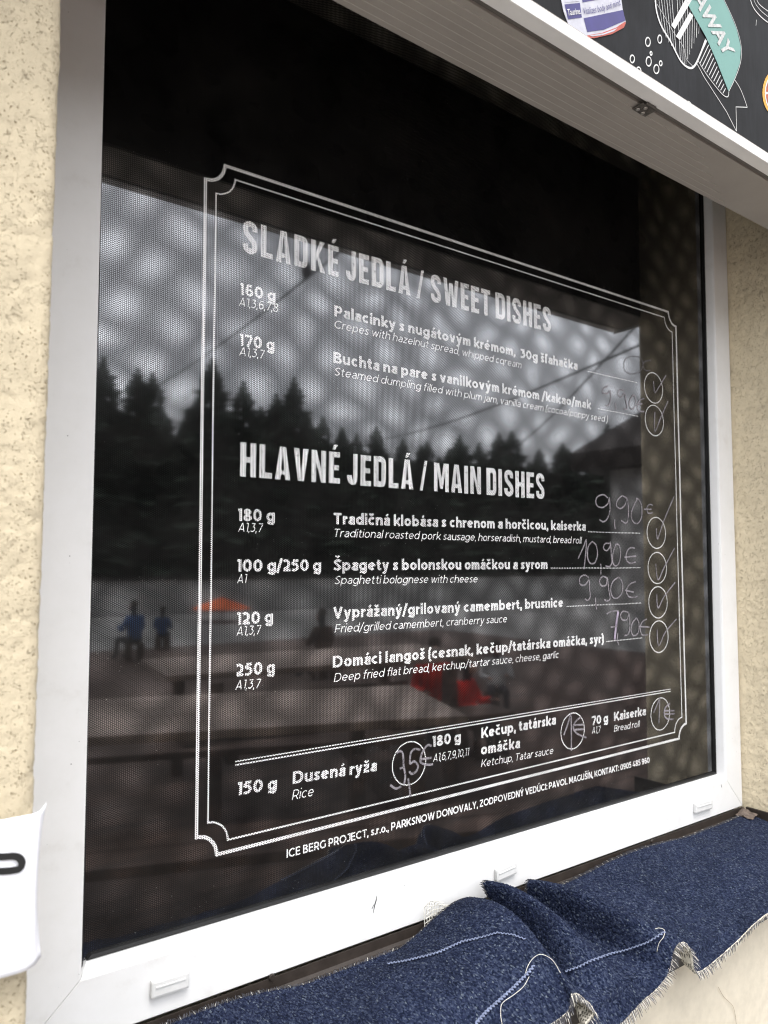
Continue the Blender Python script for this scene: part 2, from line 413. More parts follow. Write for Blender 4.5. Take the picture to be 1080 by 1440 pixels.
# hairline crack in the lower render
ck = catmull([onY(x, y, YF - .0025) for x, y in ((1010, 1388), (1018, 1402), (1030, 1414), (1034, 1428), (1036, 1442), (1044, 1460))], 5)
V = []; F = []
for i, p_ in enumerate(ck):
    V += [p_ + Vector((-.0004, 0, 0)), p_ + Vector((.0005, 0, 0))]
    if i: F.append((2 * i - 2, 2 * i - 1, 2 * i + 1, 2 * i))
mesh_obj('crack', V, F, M['crack'], wall)

# ================================================================ THE WINDOW
win = thing('menu_window', 'white plastic window with black perforated menu film behind its drain caps', 'window', (.5, -.02, -.15))
inn = [Vector((-.132, 0, -.0855)), Vector((1.115, 0, -.0885)), Vector((1.1215, 0, 1.19)), Vector((-.1385, 0, 1.19))]
outr = [Vector((-.199, 0, -.150)), Vector((1.1735, 0, -.1515)), Vector((1.1735, 0, 1.25)), Vector((-.199, 0, 1.25))]
def rail(name, k, prof, mat, gap=.0004):
    if k == 3: prof = [(f * .42 if f < -.02 else f, y) for f, y in prof]
    a, b = k, (k + 1) % 4; V = []; F = []
    e = (inn[b] - inn[a]).normalized()
    for f, y in prof:
        pa = inn[a].lerp(outr[a], f) if f >= 0 else inn[a] - (outr[a] - inn[a]) * -f
        pb = inn[b].lerp(outr[b], f) if f >= 0 else inn[b] - (outr[b] - inn[b]) * -f
        V += [Vector((pa.x, y, pa.z)) + e * gap, Vector((pb.x, y, pb.z)) - e * gap]
    n = len(prof)
    for i in range(n): j = (i + 1) % n; F.append((2 * i, 2 * j, 2 * j + 1, 2 * i + 1))
    F.append(tuple(2 * i for i in range(n))); F.append(tuple(2 * i + 1 for i in range(n))[::-1])
    return mesh_obj(name, V, F, mat, win)
for k in range(4):
    rail('frame_rail', k, [(-.15, -.0012), (-.13, -.0052), (-.055, -.0165), (-.02, -.0192), (.02, -.020), (.97, -.020), (1.0, -.018), (1.0, .05), (-.15, .05)], M['upvc'])
for k in range(4):
    rail('gasket', k, [(-.155, .002), (-.155, -.0040), (-.19, -.0052), (-.225, -.0040), (-.235, .002)], M['gasket'], gap=-.0002)
mesh_obj('glass_pane', [(-.15, .004, -.1), (1.14, .004, -.1), (1.14, .004, 1.2), (-.15, .004, 1.2), (-.15, .03, -.1), (1.14, .03, -.1), (1.14, .03, 1.2), (-.15, .03, 1.2)],
         [(0, 1, 2, 3), (7, 6, 5, 4), (0, 4, 5, 1), (1, 5, 6, 2), (2, 6, 7, 3), (3, 7, 4, 0)], M['pane'], win)
FX0, FX1, FZ0, FZ1 = -.1300, 1.1215, -.0765, 1.19
fm_ = mesh_obj('menu_film', [(FX0, 0, FZ0), (FX1, 0, FZ0 - .002), (FX1, 0, FZ1), (FX0, 0, FZ1), (FX0, .003, FZ0), (FX1, .003, FZ0 - .002), (FX1, .003, FZ1), (FX0, .003, FZ1)],
         [(0, 1, 2, 3), (0, 4, 5, 1), (1, 5, 6, 2), (2, 6, 7, 3), (3, 7, 4, 0)], M['film'], win)
fm_['label'] = 'black perforated film printed with the white dish list'
# drain caps
for i, (a, b, c, d) in enumerate((((212, 1387), (266, 1375), (240, 1367), (240, 1401)), ((697, 1227), (726, 1221), (711, 1213), (711, 1238)), ((977, 1136), (1001, 1131), (989, 1126), (989, 1141)))):
    x0 = onY(*a, -.024).x; x1 = onY(*b, -.024).x; z1 = onY(*c, -.024).z; z0 = onY(*d, -.024).z
    zz = (z0 + z1) / 2; tl = [R(1.2), R(-4), R(1.5)][i]
    o = box('drain_cap', (x0, -.0265, zz - .0095), (x1, -.0198, zz + .0095), M['cap'], win, .0028, Matrix.Rotation(tl, 3, 'Y'), ((x0 + x1) / 2, -.02, zz))
    o.data.polygons.foreach_set('use_smooth', [False] * len(o.data.polygons))
    box('cap_ridge', (x0 + .005, -.0274, zz + .0012), (x1 - .005, -.0263, zz + .003), M['cap'], o, .0003, Matrix.Rotation(tl, 3, 'Y'), ((x0 + x1) / 2, -.02, zz))
# scuffs on the bottom rail
def sliver(name, pts, wd, Y, mat, par):
    P = catmull([onY(x, y, Y) for x, y in pts], 4); V = []; F = []; n = len(P)
    for i, p_ in enumerate(P):
        a = P[max(i - 1, 0)]; b = P[min(i + 1, n - 1)]; t = (b - a).normalized(); s = Vector((-t.z, 0, t.x)) * (wd * (math.sin(math.pi * (i + .35) / (n + .2)) * (0.7 + .3 * random.random())))
        V += [p_ - s, p_ + s]
        if i: F.append((2 * i - 2, 2 * i - 1, 2 * i + 1, 2 * i))
    return mesh_obj(name, V, F, mat, par)
sliver('scuff', [(530, 1259), (529, 1266), (527, 1273), (525, 1284)], .0011, -.0203, M['scuff'], win)
sliver('scuff', [(526, 1272), (523, 1278)], .0008, -.0203, M['scuff'], win)
sliver('scuff', [(1014, 1103), (1015, 1107)], .0012, -.0203, M['scuff'], win)
sliver('scuff', [(506, 1343), (503, 1346)], .0012, -.0203, M['scuff'], win)

# ---------------------------------------------------------------- printed lettering
YP = -.0003
def finish_text(me_verts, me_faces, o3, ux, uz, name, mat, par):
    V = [Vector((o3.x + ux.x * x + uz.x * z, o3.y, o3.z + ux.z * x + uz.z * z)) for x, z in me_verts]
    return mesh_obj(name, V, me_faces, mat, par)
def font_mesh(body, bold=0.0, shear=0.0, space=1.0):
    c = bpy.data.curves.new('t', 'FONT'); c.body = body; c.size = 1; c.offset = bold; c.shear = shear; c.resolution_u = 3
    c.space_character = space; c.fill_mode = 'FRONT'
    o = bpy.data.objects.new('t', c); COL.objects.link(o)
    dg = bpy.context.evaluated_depsgraph_get(); me = bpy.data.meshes.new_from_object(o.evaluated_get(dg))
    vs = [(v.co.x, v.co.y) for v in me.vertices]; fs = [tuple(p.vertices) for p in me.polygons]
    bpy.data.objects.remove(o); bpy.data.curves.remove(c); bpy.data.meshes.remove(me)
    return vs, fs
CAP = .729
XH = .74
def _el(cx, cy, rx, ry, a0=0, a1=360, n=None):
    n = n or max(5, int(abs(a1 - a0) / 24)); return [(cx + rx * math.cos(R(a0 + (a1 - a0) * i / n)), cy + ry * math.sin(R(a0 + (a1 - a0) * i / n))) for i in range(n + 1)]
def _cm(P, per=4): return [(p.x, p.y) for p in catmull([(x, y, 0) for x, y in P], per)]
def sans(ch, h):
    """strokes (centre lines) and width of a geometric sans glyph; cap height 1, stroke half-width h"""
    X = XH; k = X / 2; A = 1.06; w = .64
    bowl = lambda cx=.33, rx=.33: _el(cx, k, rx - h, k - h)
    dot = lambda x: [(x, A - 2.3 * h), (x, A - .0)]
    arch = lambda x0, x1: [(x0 + h, 0), (x0 + h, X)], _cm([(x0 + h, k * .9), (x0 + h + (x1 - x0) * .12, X - h * 1.6), ((x0 + x1) / 2 + .03, X - h), (x1 - h - .02, X * .74), (x1 - h, k)]) + [(x1 - h, 0)]
    a = lambda x0, x1: [_cm([(x0 + h, k * .9), (x0 + h + (x1 - x0) * .16, X - h * 1.5), ((x0 + x1) / 2 + .03, X - h), (x1 - h - .03, X * .80), (x1 - h, k * 1.1)]) + [(x1 - h, 0)]]
    G = {
     'o': ([bowl()], .66), 'b': ([[(h, 0), (h, A)], bowl(.35)], .68), 'd': ([bowl(.33), [(.68 - h, 0), (.68 - h, A)]], .68),
     'p': ([[(h, X), (h, -.26)], bowl(.35)], .68), 'q': ([bowl(.33), [(.68 - h, X), (.68 - h, -.26)]], .68),
     'c': ([_el(.33, k, .33 - h, k - h, 48, 312, 12)], .58),
     'e': ([_el(.33, k, .33 - h, k - h, 0, 318, 14), [(2 * h, k), (.66 - 2 * h, k)]], .66),
     'a': ([_cm([(.09, X - h - .07), (.28, X - h), (.47, X * .83), (.56 - h, k * 1.25)]) + [(.56 - h, 0)], _cm([(.56 - 2 * h, k * 1.12), (.27, k * 1.12), (h, .205), (.24, h), (.46, .10), (.56 - 1.9 * h, .20)])], .56),
     's': ([_cm([(.46, X - h - .06), (.27, X - h), (h + .02, X - .19), (.24, k + .01), (.48 - h, .19), (.25, h), (.03, h + .07)])], .48),
     'n': ([[(h, 0), (h, X)]] + a(0, .62), .62), 'h': ([[(h, 0), (h, A)]] + a(0, .62), .62),
     'm': ([[(h, 0), (h, X)]] + a(0, .53) + a(.53 - 2 * h, 1.06 - 2 * h), 1.06 - 2 * h),
     'r': ([[(h, 0), (h, X)], _cm([(h, k), (.16, X - h * 1.9), (.40, X - h)])], .38),
     'u': ([[(.62 - h, X), (.62 - h, 0)], [(h, X)] + _cm([(h, k * .9), (h + .06, .15), (.29, h), (.50, h * 1.6), (.62 - h, k)])], .62),
     'i': ([[(h, 0), (h, X)], dot(h)], 2 * h), 'l': ([[(h, 0), (h, A)]], 2 * h), 'I': ([[(h, 0), (h, 1)]], 2 * h),
     'ı': ([[(h, 0), (h, X)]], 2 * h),
     'j': ([[(h + .08, X)] + _cm([(h + .08, 0), (h + .04, -.17), (-.06, -.26 + h)]), dot(h + .08)], 2 * h + .08),
     't': ([[(.17 + h * .2, .95), (.17 + h * .2, .25)] + _cm([(.17 + h * .2, .22), (.24, h * 1.2), (.42, h)]), [(0, X - h), (.40, X - h)]], .42),
     'f': ([[(.17, 0), (.17, .70)] + _cm([(.17, .75), (.23, A - h * 1.3), (.42, A - h)]), [(0, X - h), (.40, X - h)]], .40),
     'g': ([bowl(.33), [(.68 - h, X), (.68 - h, .05)] + _cm([(.68 - h, 0), (.60 - h, -.18), (.36, -.26 + h), (.07, -.19 + h)])], .68),
     'k': ([[(h, 0), (h, A)], [(2 * h * .8, .22), (.56, X)], [(.24, .40), (.60 - h * .3, 0)]], .60),
     'v': ([[(h * .9, X), (.30, 0)], [(.31, 0), (.61 - h * .9, X)]], .61), 'y': ([[(h * .9, X), (.31, .02)], [(.61 - h * .9, X), (.31, 0)] + _cm([(.27, -.1), (.20, -.24), (.04, -.26 + h * .8)])], .61),
     'w': ([[(h * .9, X), (.25, 0)], [(.26, 0), (.45, X)], [(.46, X), (.65, 0)], [(.66, 0), (.92 - h * .9, X)]], .92),
     'z': ([[(.02, X - h), (.50, X - h)], [(.48, X - 2 * h), (.06, 2 * h)], [(.02, h), (.52, h)]], .53), 'x': ([[(.02, 0), (.56, X)], [(.02, X), (.56, 0)]], .58),
     ',': ([[(h * 1.05, 2.0 * h), (h * .55, -.16)]], 2 * h), '.': ([[(h, 0), (h, 2.1 * h)]], 2 * h), ':': ([[(h, 0), (h, 2.1 * h)], [(h, X - 2.3 * h), (h, X - .1 * h)]], 2 * h),
     '/': ([[(0, -.14), (.36, 1.1)]], .36), '(': ([_cm([(.24, 1.1), (.10, .8), (h, .45), (.10, .05), (.24, -.22)])], .24), ')': ([_cm([(.0, 1.1), (.14, .8), (.24 - h, .45), (.14, .05), (.0, -.22)])], .24),
     'A': ([[(h * .9, 0), (.40, 1 - h * .3)], [(.41, 1 - h * .3), (.81 - h * .9, 0)], [(.18, .27), (.63, .27)]], .81),
     'B': ([[(h, 0), (h, 1)], [(2 * h, 1 - h), (.38, 1 - h)] + _el(.38, .745, .20 - h * .4, .255 - h, 90, -90, 6)[1:] + [(2 * h, .5)], [(.38, .5 - h * .5)] + _el(.42, .26, .23 - h * .4, .24 - h * .8, 90, -90, 6) + [(2 * h, h)]], .67),
     'C': ([_el(.48, .5, .48 - h, .5 - h, 45, 315, 16)], .84), 'G': ([_el(.48, .5, .48 - h, .5 - h, 45, 328, 16), [(.86 - h, .22), (.86 - h, .52)]], .86),
     'D': ([[(h, 0), (h, 1)], [(2 * h, 1 - h), (.36, 1 - h)] + _el(.38, .5, .44 - h, .5 - h, 90, -90, 10) + [(2 * h, h)]], .83),
     'E': ([[(h, 0), (h, 1)], [(2 * h, 1 - h), (.60, 1 - h)], [(2 * h, .51), (.54, .51)], [(2 * h, h), (.62, h)]], .62),
     'F': ([[(h, 0), (h, 1)], [(2 * h, 1 - h), (.60, 1 - h)], [(2 * h, .47), (.54, .47)]], .60),
     'J': ([[(.10, 1 - h), (.50 - h, 1 - h)], [(.52 - h, 1), (.52 - h, .35)] + _cm([(.52 - h, .3), (.44 - h, .08 + h * .4), (.22, h), (.03, .14)])], .52),
     'K': ([[(h, 0), (h, 1)], [(2 * h * .8, .28), (.68, 1)], [(.30, .55), (.73, 0)]], .74), 'L': ([[(h, 0), (h, 1)], [(2 * h, h), (.58, h)]], .58),
     'M': ([[(h, 0), (h, 1)], [(.92 - h, 0), (.92 - h, 1)], [(h * 1.6, 1), (.46, .22)], [(.46, .22), (.92 - h * 1.6, 1)]], .92),
     'N': ([[(h, 0), (h, 1)], [(.78 - h, 0), (.78 - h, 1)], [(h * 1.6, 1), (.78 - h * 1.6, 0)]], .78),
     'O': ([_el(.50, .5, .50 - h, .5 - h, 0, 360, 20)], 1.0), 'P': ([[(h, 0), (h, 1)], [(2 * h, 1 - h), (.38, 1 - h)] + _el(.39, .66, .29 - h, .34 - h, 90, -90, 7) + [(2 * h, .32 + h)]], .68),
     'R': ([[(h, 0), (h, 1)], [(2 * h, 1 - h), (.38, 1 - h)] + _el(.39, .66, .29 - h, .34 - h, 90, -90, 7) + [(2 * h, .32 + h)], [(.42, .34), (.65, 0)]], .69),
     'S': ([_cm([(.60, 1 - h - .09), (.36, 1 - h), (h + .02, .745), (.33, .51), (.64 - h, .26), (.33, h), (.03, h + .10)], 5)], .64),
     'T': ([[(0, 1 - h), (.68, 1 - h)], [(.34, 0), (.34, 1 - 2 * h)]], .68),
     'U': ([[(h, 1)] + _cm([(h, .42), (h + .06, .16), (.37, h), (.68 - h, .16), (.74 - h, .42)]) + [(.74 - h, 1)]], .74),
     'V': ([[(h * .9, 1), (.39, 0)], [(.40, 0), (.79 - h * .9, 1)]], .79), 'W': ([[(h * .9, 1), (.33, 0)], [(.34, 0), (.60, 1)], [(.61, 1), (.87, 0)], [(.88, 0), (1.22 - h * .9, 1)]], 1.22),
     'Y': ([[(h * .9, 1), (.37, .40)], [(.74 - h * .9, 1), (.37, .40)], [(.37, 0), (.37, .38)]], .74),
     'Z': ([[(.02, 1 - h), (.64, 1 - h)], [(.61, 1 - 2 * h), (.07, 2 * h)], [(.02, h), (.66, h)]], .67),
     '0': ([_el(.35, .5, .35 - h, .5 - h, 0, 360, 16)], .70), '1': ([[(.0, 1 - h), (.22, 1 - h)], [(.30 - h, 0), (.30 - h, 1)]], .30),
     '2': ([_cm([(.04, .84), (.28, 1 - h), (.56 - h, .72), (.40, .38), (.07, 2 * h)]), [(.03, h), (.60, h)]], .60),
     '3': ([[(.04, 1 - h), (.52, 1 - h)], [(.50, 1 - 1.6 * h), (.27, .60)], _cm([(.24, .60), (.46, .54), (.60 - h, .30), (.30, h), (.03, .12)])], .60),
     '4': ([[(.46, 1), (.07, .27)], [(.05, .25), (.70, .25)], [(.50, 0), (.50, .50)]], .71),
     '5': ([[(.10, 1 - h), (.54, 1 - h)], [(.12, 1 - 2 * h), (.09, .56)], _cm([(.09, .56), (.35, .60), (.59 - h, .32), (.30, h), (.03, .12)])], .60),
     '6': ([_el(.34, .33, .32 - h, .33 - h, 0, 360, 14), _cm([(h + .02, .34), (.06 + h, .72), (.28, .96 - h * .6), (.54, 1 - h - .02)])], .66),
     '7': ([[(.02, 1 - h), (.58, 1 - h)], [(.57, 1 - 1.7 * h), (.22, 0)]], .61), '9': ([_el(.32, .67, .32 - h, .33 - h, 0, 360, 14), _cm([(.64 - h, .66), (.60 - h, .28), (.38, .04 + h * .6), (.12, h + .02)])], .66),
     '8': ([_el(.33, .745, .27 - h * .8, .255 - h, 0, 360, 12), _el(.33, .26, .33 - h, .27 - h, 0, 360, 14)], .66),
    }
    return G.get(ch, ([], .30))
COMP = {'á': ('a', 1), 'é': ('e', 1), 'í': ('ı', 1), 'ý': ('y', 1), 'ó': ('o', 1), 'č': ('c', 2), 'š': ('s', 2), 'ž': ('z', 2), 'Š': ('S', 2), 'Ý': ('Y', 1), 'Ú': ('U', 1), 'Í': ('I', 1), 'ľ': ('l', 3), 'ť': ('t', 3)}
def sans_mesh(body, h, shear=0.0, track=.12):
    V = []; F = []; x = 0; lay = 0
    for ch in body:
        if ch == ' ': x += .27; continue
        base, dia = COMP.get(ch, (ch, 0)); st, wd = sans(base, h); st = list(st)
        top = 1.06 if base.isupper() else XH + .04; cxm = wd / 2
        if dia == 1: st.append([(cxm - .04, top + .07), (cxm + .12, top + .27)])
        if dia == 2: st.append([(cxm - .17, top + .25), (cxm, top + .10), (cxm + .17, top + .25)])
        if dia == 3: st.append([(wd + .06, 1.08), (wd + .02, .84)]); wd += .10
        for pts in st:
            lay = (lay + 1) % 6; n = len(pts); b = len(V); hw = h if dia == 0 or pts is not st[-1] else h * .75
            closed = math.dist(pts[0], pts[-1]) < 1e-6
            for i in range(n):
                a = Vector(pts[i - 1] if i else (pts[-2] if closed else pts[0])); c = Vector(pts[i + 1] if i < n - 1 else (pts[1] if closed else pts[-1])); p = Vector(pts[i])
                t1 = p - a; t2 = c - p
                if t1.length < 1e-7: t1 = t2
                if t2.length < 1e-7: t2 = t1
                t1.normalize(); t2.normalize(); t = t1 + t2
                t = t.normalized() if t.length > .3 else t1
                s = Vector((-t.y, t.x)) * hw / max(.45, t.dot(t1))
                for q in (p - s, p + s): V.append((x + q.x + shear * q.y, q.y, lay))
                if i: F.append((b + 2 * i - 2, b + 2 * i, b + 2 * i + 1, b + 2 * i - 1))
        x += wd + track
    return V, F
def text(body, p0, p1, cap, h=.1, shear=0.0, track=.12, Y=YP, mat='print', par=None, name='printed_line'):
    """one line of print: baseline from photo pixel p0 to p1 on the plane Y, cap height in metres"""
    vs, fs = sans_mesh(body, h, shear, track)
    x0 = min(v[0] for v in vs); x1 = max(v[0] for v in vs)
    A = onY(*p0, Y); Bq = onY(*p1, Y); d = Bq - A; ux = d.normalized(); uz = Vector((-ux.z, 0, ux.x)); sx = d.length / (x1 - x0)
    V = [Vector((A.x + ux.x * (x - x0) * sx + uz.x * z * cap, A.y - 6e-6 * l_, A.z + ux.z * (x - x0) * sx + uz.z * z * cap)) for x, z, l_ in vs]
    return mesh_obj(name, V, fs, M[mat], par or fm_)
BB, BI = .0155, .0112
B = dict(h=.105, track=.10); I = dict(h=.048, shear=.19, track=.14, mat='print_fine')
rows = [
 ('160 g', (338, 414.5), (387.5, 424.5), BB, B), ('A1,3,6,7,8', (336, 430), (391.5, 439), BI, I),
 ('170 g', (337.5, 486), (386, 493.5), BB, B), ('A1,3,7', (336.5, 499.5), (372.5, 504.5), BI, I),
 ('Palacinky s nugátovým krémom,', (470, 444.5), (725, 501), BB, B), ('30g šľahačka', (732, 503), (812.5, 520.5), BB, B),
 ('Crepes with hazelnut spread, whipped cqream', (470.5, 461), (733.5, 518), BI, I),
 ('Buchta na pare s vanilkovým krémom /kakao/mak', (469, 510), (831.5, 575.5), BB, B),
 ('Steamed dumpling filled with plum jam, vanilla cream (cocoa/poppy seed )', (470, 527.5), (855, 594), BI, I),
 ('180 g', (335, 732.5), (386.5, 733.5), BB, B), ('A1,3,7', (335, 747.5), (370, 748.5), BI, I),
 ('Tradičná klobása s chrenom a horčicou, kaiserka', (469, 737), (824, 746.5), BB, B),
 ('Traditional roasted pork sausage, horseradish, mustard, bread roll', (470.5, 755), (818.5, 764.5), BI, I),
 ('100 g/250 g', (333.5, 804), (451.5, 803), BB, B), ('A1', (333.5, 820), (347.5, 820), BI, I),
 ('Špagety s bolonskou omáčkou a syrom', (469, 802.5), (770, 800), BB, B),
 ('Spaghetti bolognese with cheese', (470.5, 821.5), (671.5, 819), BI, I),
 ('120 g', (333.5, 879), (384, 875.5), BB, B), ('A1,3,7', (332.5, 894), (367.5, 891.5), BI, I),
 ('Vyprážaný/grilovaný camembert, brusnice', (468.5, 870), (792, 853.5), BB, B),
 ('Fried/grilled camembert, cranberry sauce', (470.5, 890), (713, 875), BI, I),
 ('250 g', (332, 951.5), (386.5, 946.5), BB, B), ('A1,3,7', (331, 970), (367, 967), BI, I),
 ('Domáci langoš (cesnak, kečup/tatárska omáčka, syr)', (468, 939), (849, 904), BB, B),
 ('Deep fried flat bread, ketchup/tartar sauce, cheese, garlic', (469.5, 959), (786, 925), BI, I),
 ('150 g', (334, 1118.5), (389, 1110), BB, B), ('Dusená ryža', (411.5, 1102.5), (530, 1084), BB, B), ('Rice', (410.5, 1125), (441, 1119), .0122, I),
 ('180 g', (608.5, 1050.5), (648, 1043), BB, B), ('A1,6,7,9,10,11', (609, 1071.5), (660, 1062), BI, I),
 ('Kečup, tatárska', (677, 1038), (782, 1018.5), BB, B), ('omáčka', (676.5, 1061.5), (731.5, 1051.5), BB, B),
 ('Ketchup, Tatar sauce', (676.5, 1079), (778, 1060), BI, I),
 ('70 g', (832.5, 1020), (855, 1015.5), BB, B), ('A1,7', (832.5, 1032), (845, 1029.5), BI, I),
 ('Kaiserka', (863.5, 1014), (908.5, 1005.5), BB, B), ('Bread roll', (863.5, 1029), (900, 1022), BI, I),
 ('ICE BERG PROJECT, s.r.o., PARKSNOW DONOVALY, ZODPOVEDNÝ VEDÚCI: PAVOL MAGUŠÍN, KONTAKT: 0905 485 960', (403, 1206.5), (913.5, 1072.5), .0106, dict(h=.085, track=.10, mat='print_fine')),
]
for b_, p0, p1, cp_, kw in rows: text(b_, p0, p1, cp_, **kw)

# condensed wood-type heading letters, drawn as non-overlapping quads in a cell 1 high
ST = .20
def quad(*p): return [list(p)]
def ribbon(pts, wd):
    n = len(pts); q = []
    Lf = []; Rt = []
    for i in range(n):
        a = Vector(pts[max(i - 1, 0)]); b = Vector(pts[min(i + 1, n - 1)]); d = (b - a).normalized(); s = Vector((-d.y, d.x)) * wd / 2
        Lf.append(Vector(pts[i]) + s); Rt.append(Vector(pts[i]) - s)
    for i in range(n - 1): q.append([tuple(Rt[i]), tuple(Rt[i + 1]), tuple(Lf[i + 1]), tuple(Lf[i])])
    return q
def arc(cx, cy, rx, ry, a0, a1, n=7): return [(cx + rx * math.cos(R(a0 + (a1 - a0) * i / n)), cy + ry * math.sin(R(a0 + (a1 - a0) * i / n))) for i in range(n + 1)]
def rc(x0, y0, x1, y1): return [(x0, y0), (x1, y0), (x1, y1), (x0, y1)]
def glyph(ch):
    s = ST; W_ = .54; h = s / 2
    if ch == 'L': return [rc(0, 0, s, 1), rc(s, 0, .44, s * .85)], .44
    if ch == 'H': return [rc(0, 0, s, 1), rc(W_ - s, 0, W_, 1), rc(s, .42, W_ - s, .58)], W_
    if ch == 'E': return [rc(0, 0, s, 1), rc(s, 0, .44, .17), rc(s, .42, .40, .58), rc(s, .83, .44, 1)], .44
    if ch == 'I': return [rc(0, 0, s, 1)], s
    if ch == 'T': return [rc(0, .83, .5, 1), rc(.25 - h, 0, .25 + h, .83)], .5
    if ch == 'D':
        pts = [(s, 1 - .085)] + arc(.54 - .1 - .12, 1 - .085 - .14, .12, .14, 90, 0) + arc(.54 - .1 - .12, .085 + .14, .12, .14, 0, -90) + [(s, .085)]
        return [rc(0, 0, s, 1)] + ribbon(pts, .185), .54
    if ch == 'J': return ribbon([(.33, 1), (.33, .25)] + arc(.21, .22, .12, .135, 0, -180) + [(.09, .30)], .185), .43
    if ch == 'S':
        pts = [(.43, .70), (.43, .79)] + arc(.265, .79, .165, .125, 0, 180, 8) + [(.10, .72), (.13, .63), (.20, .55), (.265, .5), (.33, .44), (.41, .36), (.43, .27)] + arc(.265, .21, .165, .125, 0, -180, 8) + [(.10, .30)]
        return ribbon(pts, .18), .53
    if ch == 'A': return [[(0, 0), (.19, 0), (.28, .86), (.28, 1), (.17, 1)], [(.37, 0), (.56, 0), (.39, 1), (.28, 1), (.28, .86)], [(.207, .16), (.353, .16), (.338, .30), (.222, .30)]], .56
    if ch == 'V': return [[(0, 1), (.2, 1), (.28, .2), (.28, 0), (.17, 0)], [(.36, 1), (.56, 1), (.39, 0), (.28, 0), (.28, .2)]], .56
    if ch == 'W': return [[(0, 1), (.18, 1), (.235, .3), (.235, 0), (.12, 0)], [(.235, 0), (.235, .3), (.30, .85), (.39, .85), (.39, .70), (.33, 0)], [(.39, .70), (.39, .85), (.48, .85), (.545, .3), (.545, 0), (.45, 0)], [(.545, 0), (.545, .3), (.60, 1), (.78, 1), (.66, 0)]], .78
    if ch == 'M': return [rc(0, 0, .17, 1), rc(.55, 0, .72, 1), [(.17, 1), (.17, .72), (.30, .1), (.36, .1), (.36, .48), (.25, 1)], [(.55, 1), (.47, 1), (.36, .48), (.36, .1), (.42, .1), (.55, .72)]], .72
    if ch == 'N': return [rc(0, 0, .18, 1), rc(.38, 0, .56, 1), [(.18, 1), (.18, .62), (.38, .0), (.38, .38), (.20, 1)]], .56
    if ch == 'K': return [rc(0, 0, s, 1), [(s, .36), (s, .62), (.36, 1), (.55, 1), (.31, .54), (.25, .42)], [(.31, .54), (.57, 0), (.37, 0), (.25, .42)]], .57
    if ch == '/': return [[(0, -.02), (.13, -.02), (.36, 1.02), (.23, 1.02)]], .38
    if ch == '´': return [[(.0, 1.07), (.10, 1.07), (.22, 1.23), (.06, 1.23)]], 0
    return [], .2
ACC = {'É': 'E', 'Á': 'A'}
def heading(words, p0, p1, cap):
    """words are separate printed pieces; all share one baseline"""
    quads = []; x = 0; parts = []
    for wi, w_ in enumerate(words):
        cur = []
        for ch in w_:
            b = ACC.get(ch, ch); g, wd = glyph(b); jig = random.uniform(-.008, .008)
            for q in g: cur.append([(x + a, c + jig) for a, c in q])
            if ch in ACC:
                g2, _ = glyph('´')
                for q in g2: cur.append([(x + wd / 2 - .08 + a, c + jig) for a, c in q])
            x += wd + .115
        parts.append(cur); x += .19
    tot = x - .19 - .115
    A = onY(*p0, YP); Bp = onY(*p1, YP); d = Bp - A; ux = d.normalized(); uz = Vector((-ux.z, 0, ux.x)); sx = d.length / tot
    for cur in parts:
        V = []; F = []
        for q in cur:
            b = len(V); V += [(a * sx, c * cap) for a, c in q]; 
            tris = tessellate_polygon([[Vector((a, c, 0)) for a, c in q]]); tris = [t if (Vector(q[t[1]]) - Vector(q[t[0]])).cross(Vector(q[t[2]]) - Vector(q[t[0]])) > 0 else t[::-1] for t in tris]; F += [tuple(b + k for k in t) for t in tris]
        finish_text(V, F, A, ux, uz, 'heading_word', M['heading'], fm_)
heading(['SLADKÉ', 'JEDLÁ', '/', 'SWEET', 'DISHES'], (341, 354.5), (775, 467.5), .0432)
heading(['HLAVNÉ', 'JEDLÁ', '/', 'MAIN', 'DISHES'], (337.5, 670), (766, 702), .0432)

# ---------------------------------------------------------------- printed rules, border, circles
def strip3(P, wd, name, mat, par, closed=False, Y=None, alt=0.0):
    V = []; F = []; n = len(P)
    for i, p_ in enumerate(P):
        if closed: a = P[i - 1]; b = P[(i + 1) % n]
        else: a = P[max(i - 1, 0)]; b = P[min(i + 1, n - 1)]
        t1 = (p_ - a); t2 = (b - p_)
        if t1.length < 1e-9: t1 = t2
        if t2.length < 1e-9: t2 = t1
        t1.normalize(); t2.normalize(); t = (t1 + t2).normalized(); c = max(.35, t.dot(t1))
        s = Vector((-t.z, 0, t.x)) * (wd / 2 / c)
        yy = Vector((0, -alt * i, 0))
        V += [p_ - s + yy, p_ + s + yy]
    for i in range(1, n): F.append((2 * i - 2, 2 * i - 1, 2 * i + 1, 2 * i))
    if closed: F.append((2 * n - 2, 2 * n - 1, 1, 0))
    return mesh_obj(name, V, F, mat, par)
c4 = [onY(289.4, 224, YP), onY(950, 442, YP), onY(965.4, 1036, YP), onY(275.8, 1209, YP)]   # tl tr br bl
def ticket(inset, r, wd):
    tl, tr, br, bl = c4
    ex = (tr - tl).normalized(); ez = (tl - bl).normalized()
    cs = [(tl + ex * inset - ez * inset, ex, -ez), (tr - ex * inset - ez * inset, -ez, -ex), (br - ex * inset + ez * inset, -ex, ez), (bl + ex * inset + ez * inset, ez, ex)]
    P = []
    for c, a, b in cs:       # arrive along -? : go from the b side to the a side round the corner
        for k in range(9):
            th = math.pi / 2 * k / 8
            P.append(c + b * r * math.cos(th) + a * r * math.sin(th))
    strip3(P, wd, 'border_line', M['print'], fm_, closed=True)
ticket(0, .0255, .0042); ticket(.0140, .0255, .0022)
for dz, wd in ((.0, .0014), (-.0042, .0018)):
    A = onY(331, 1071, YP) + Vector((0, 0, dz)); Bq = onY(943, 969, YP) + Vector((0, 0, dz)); strip3([A, Bq], wd, 'divider_line', M['print'], fm_)
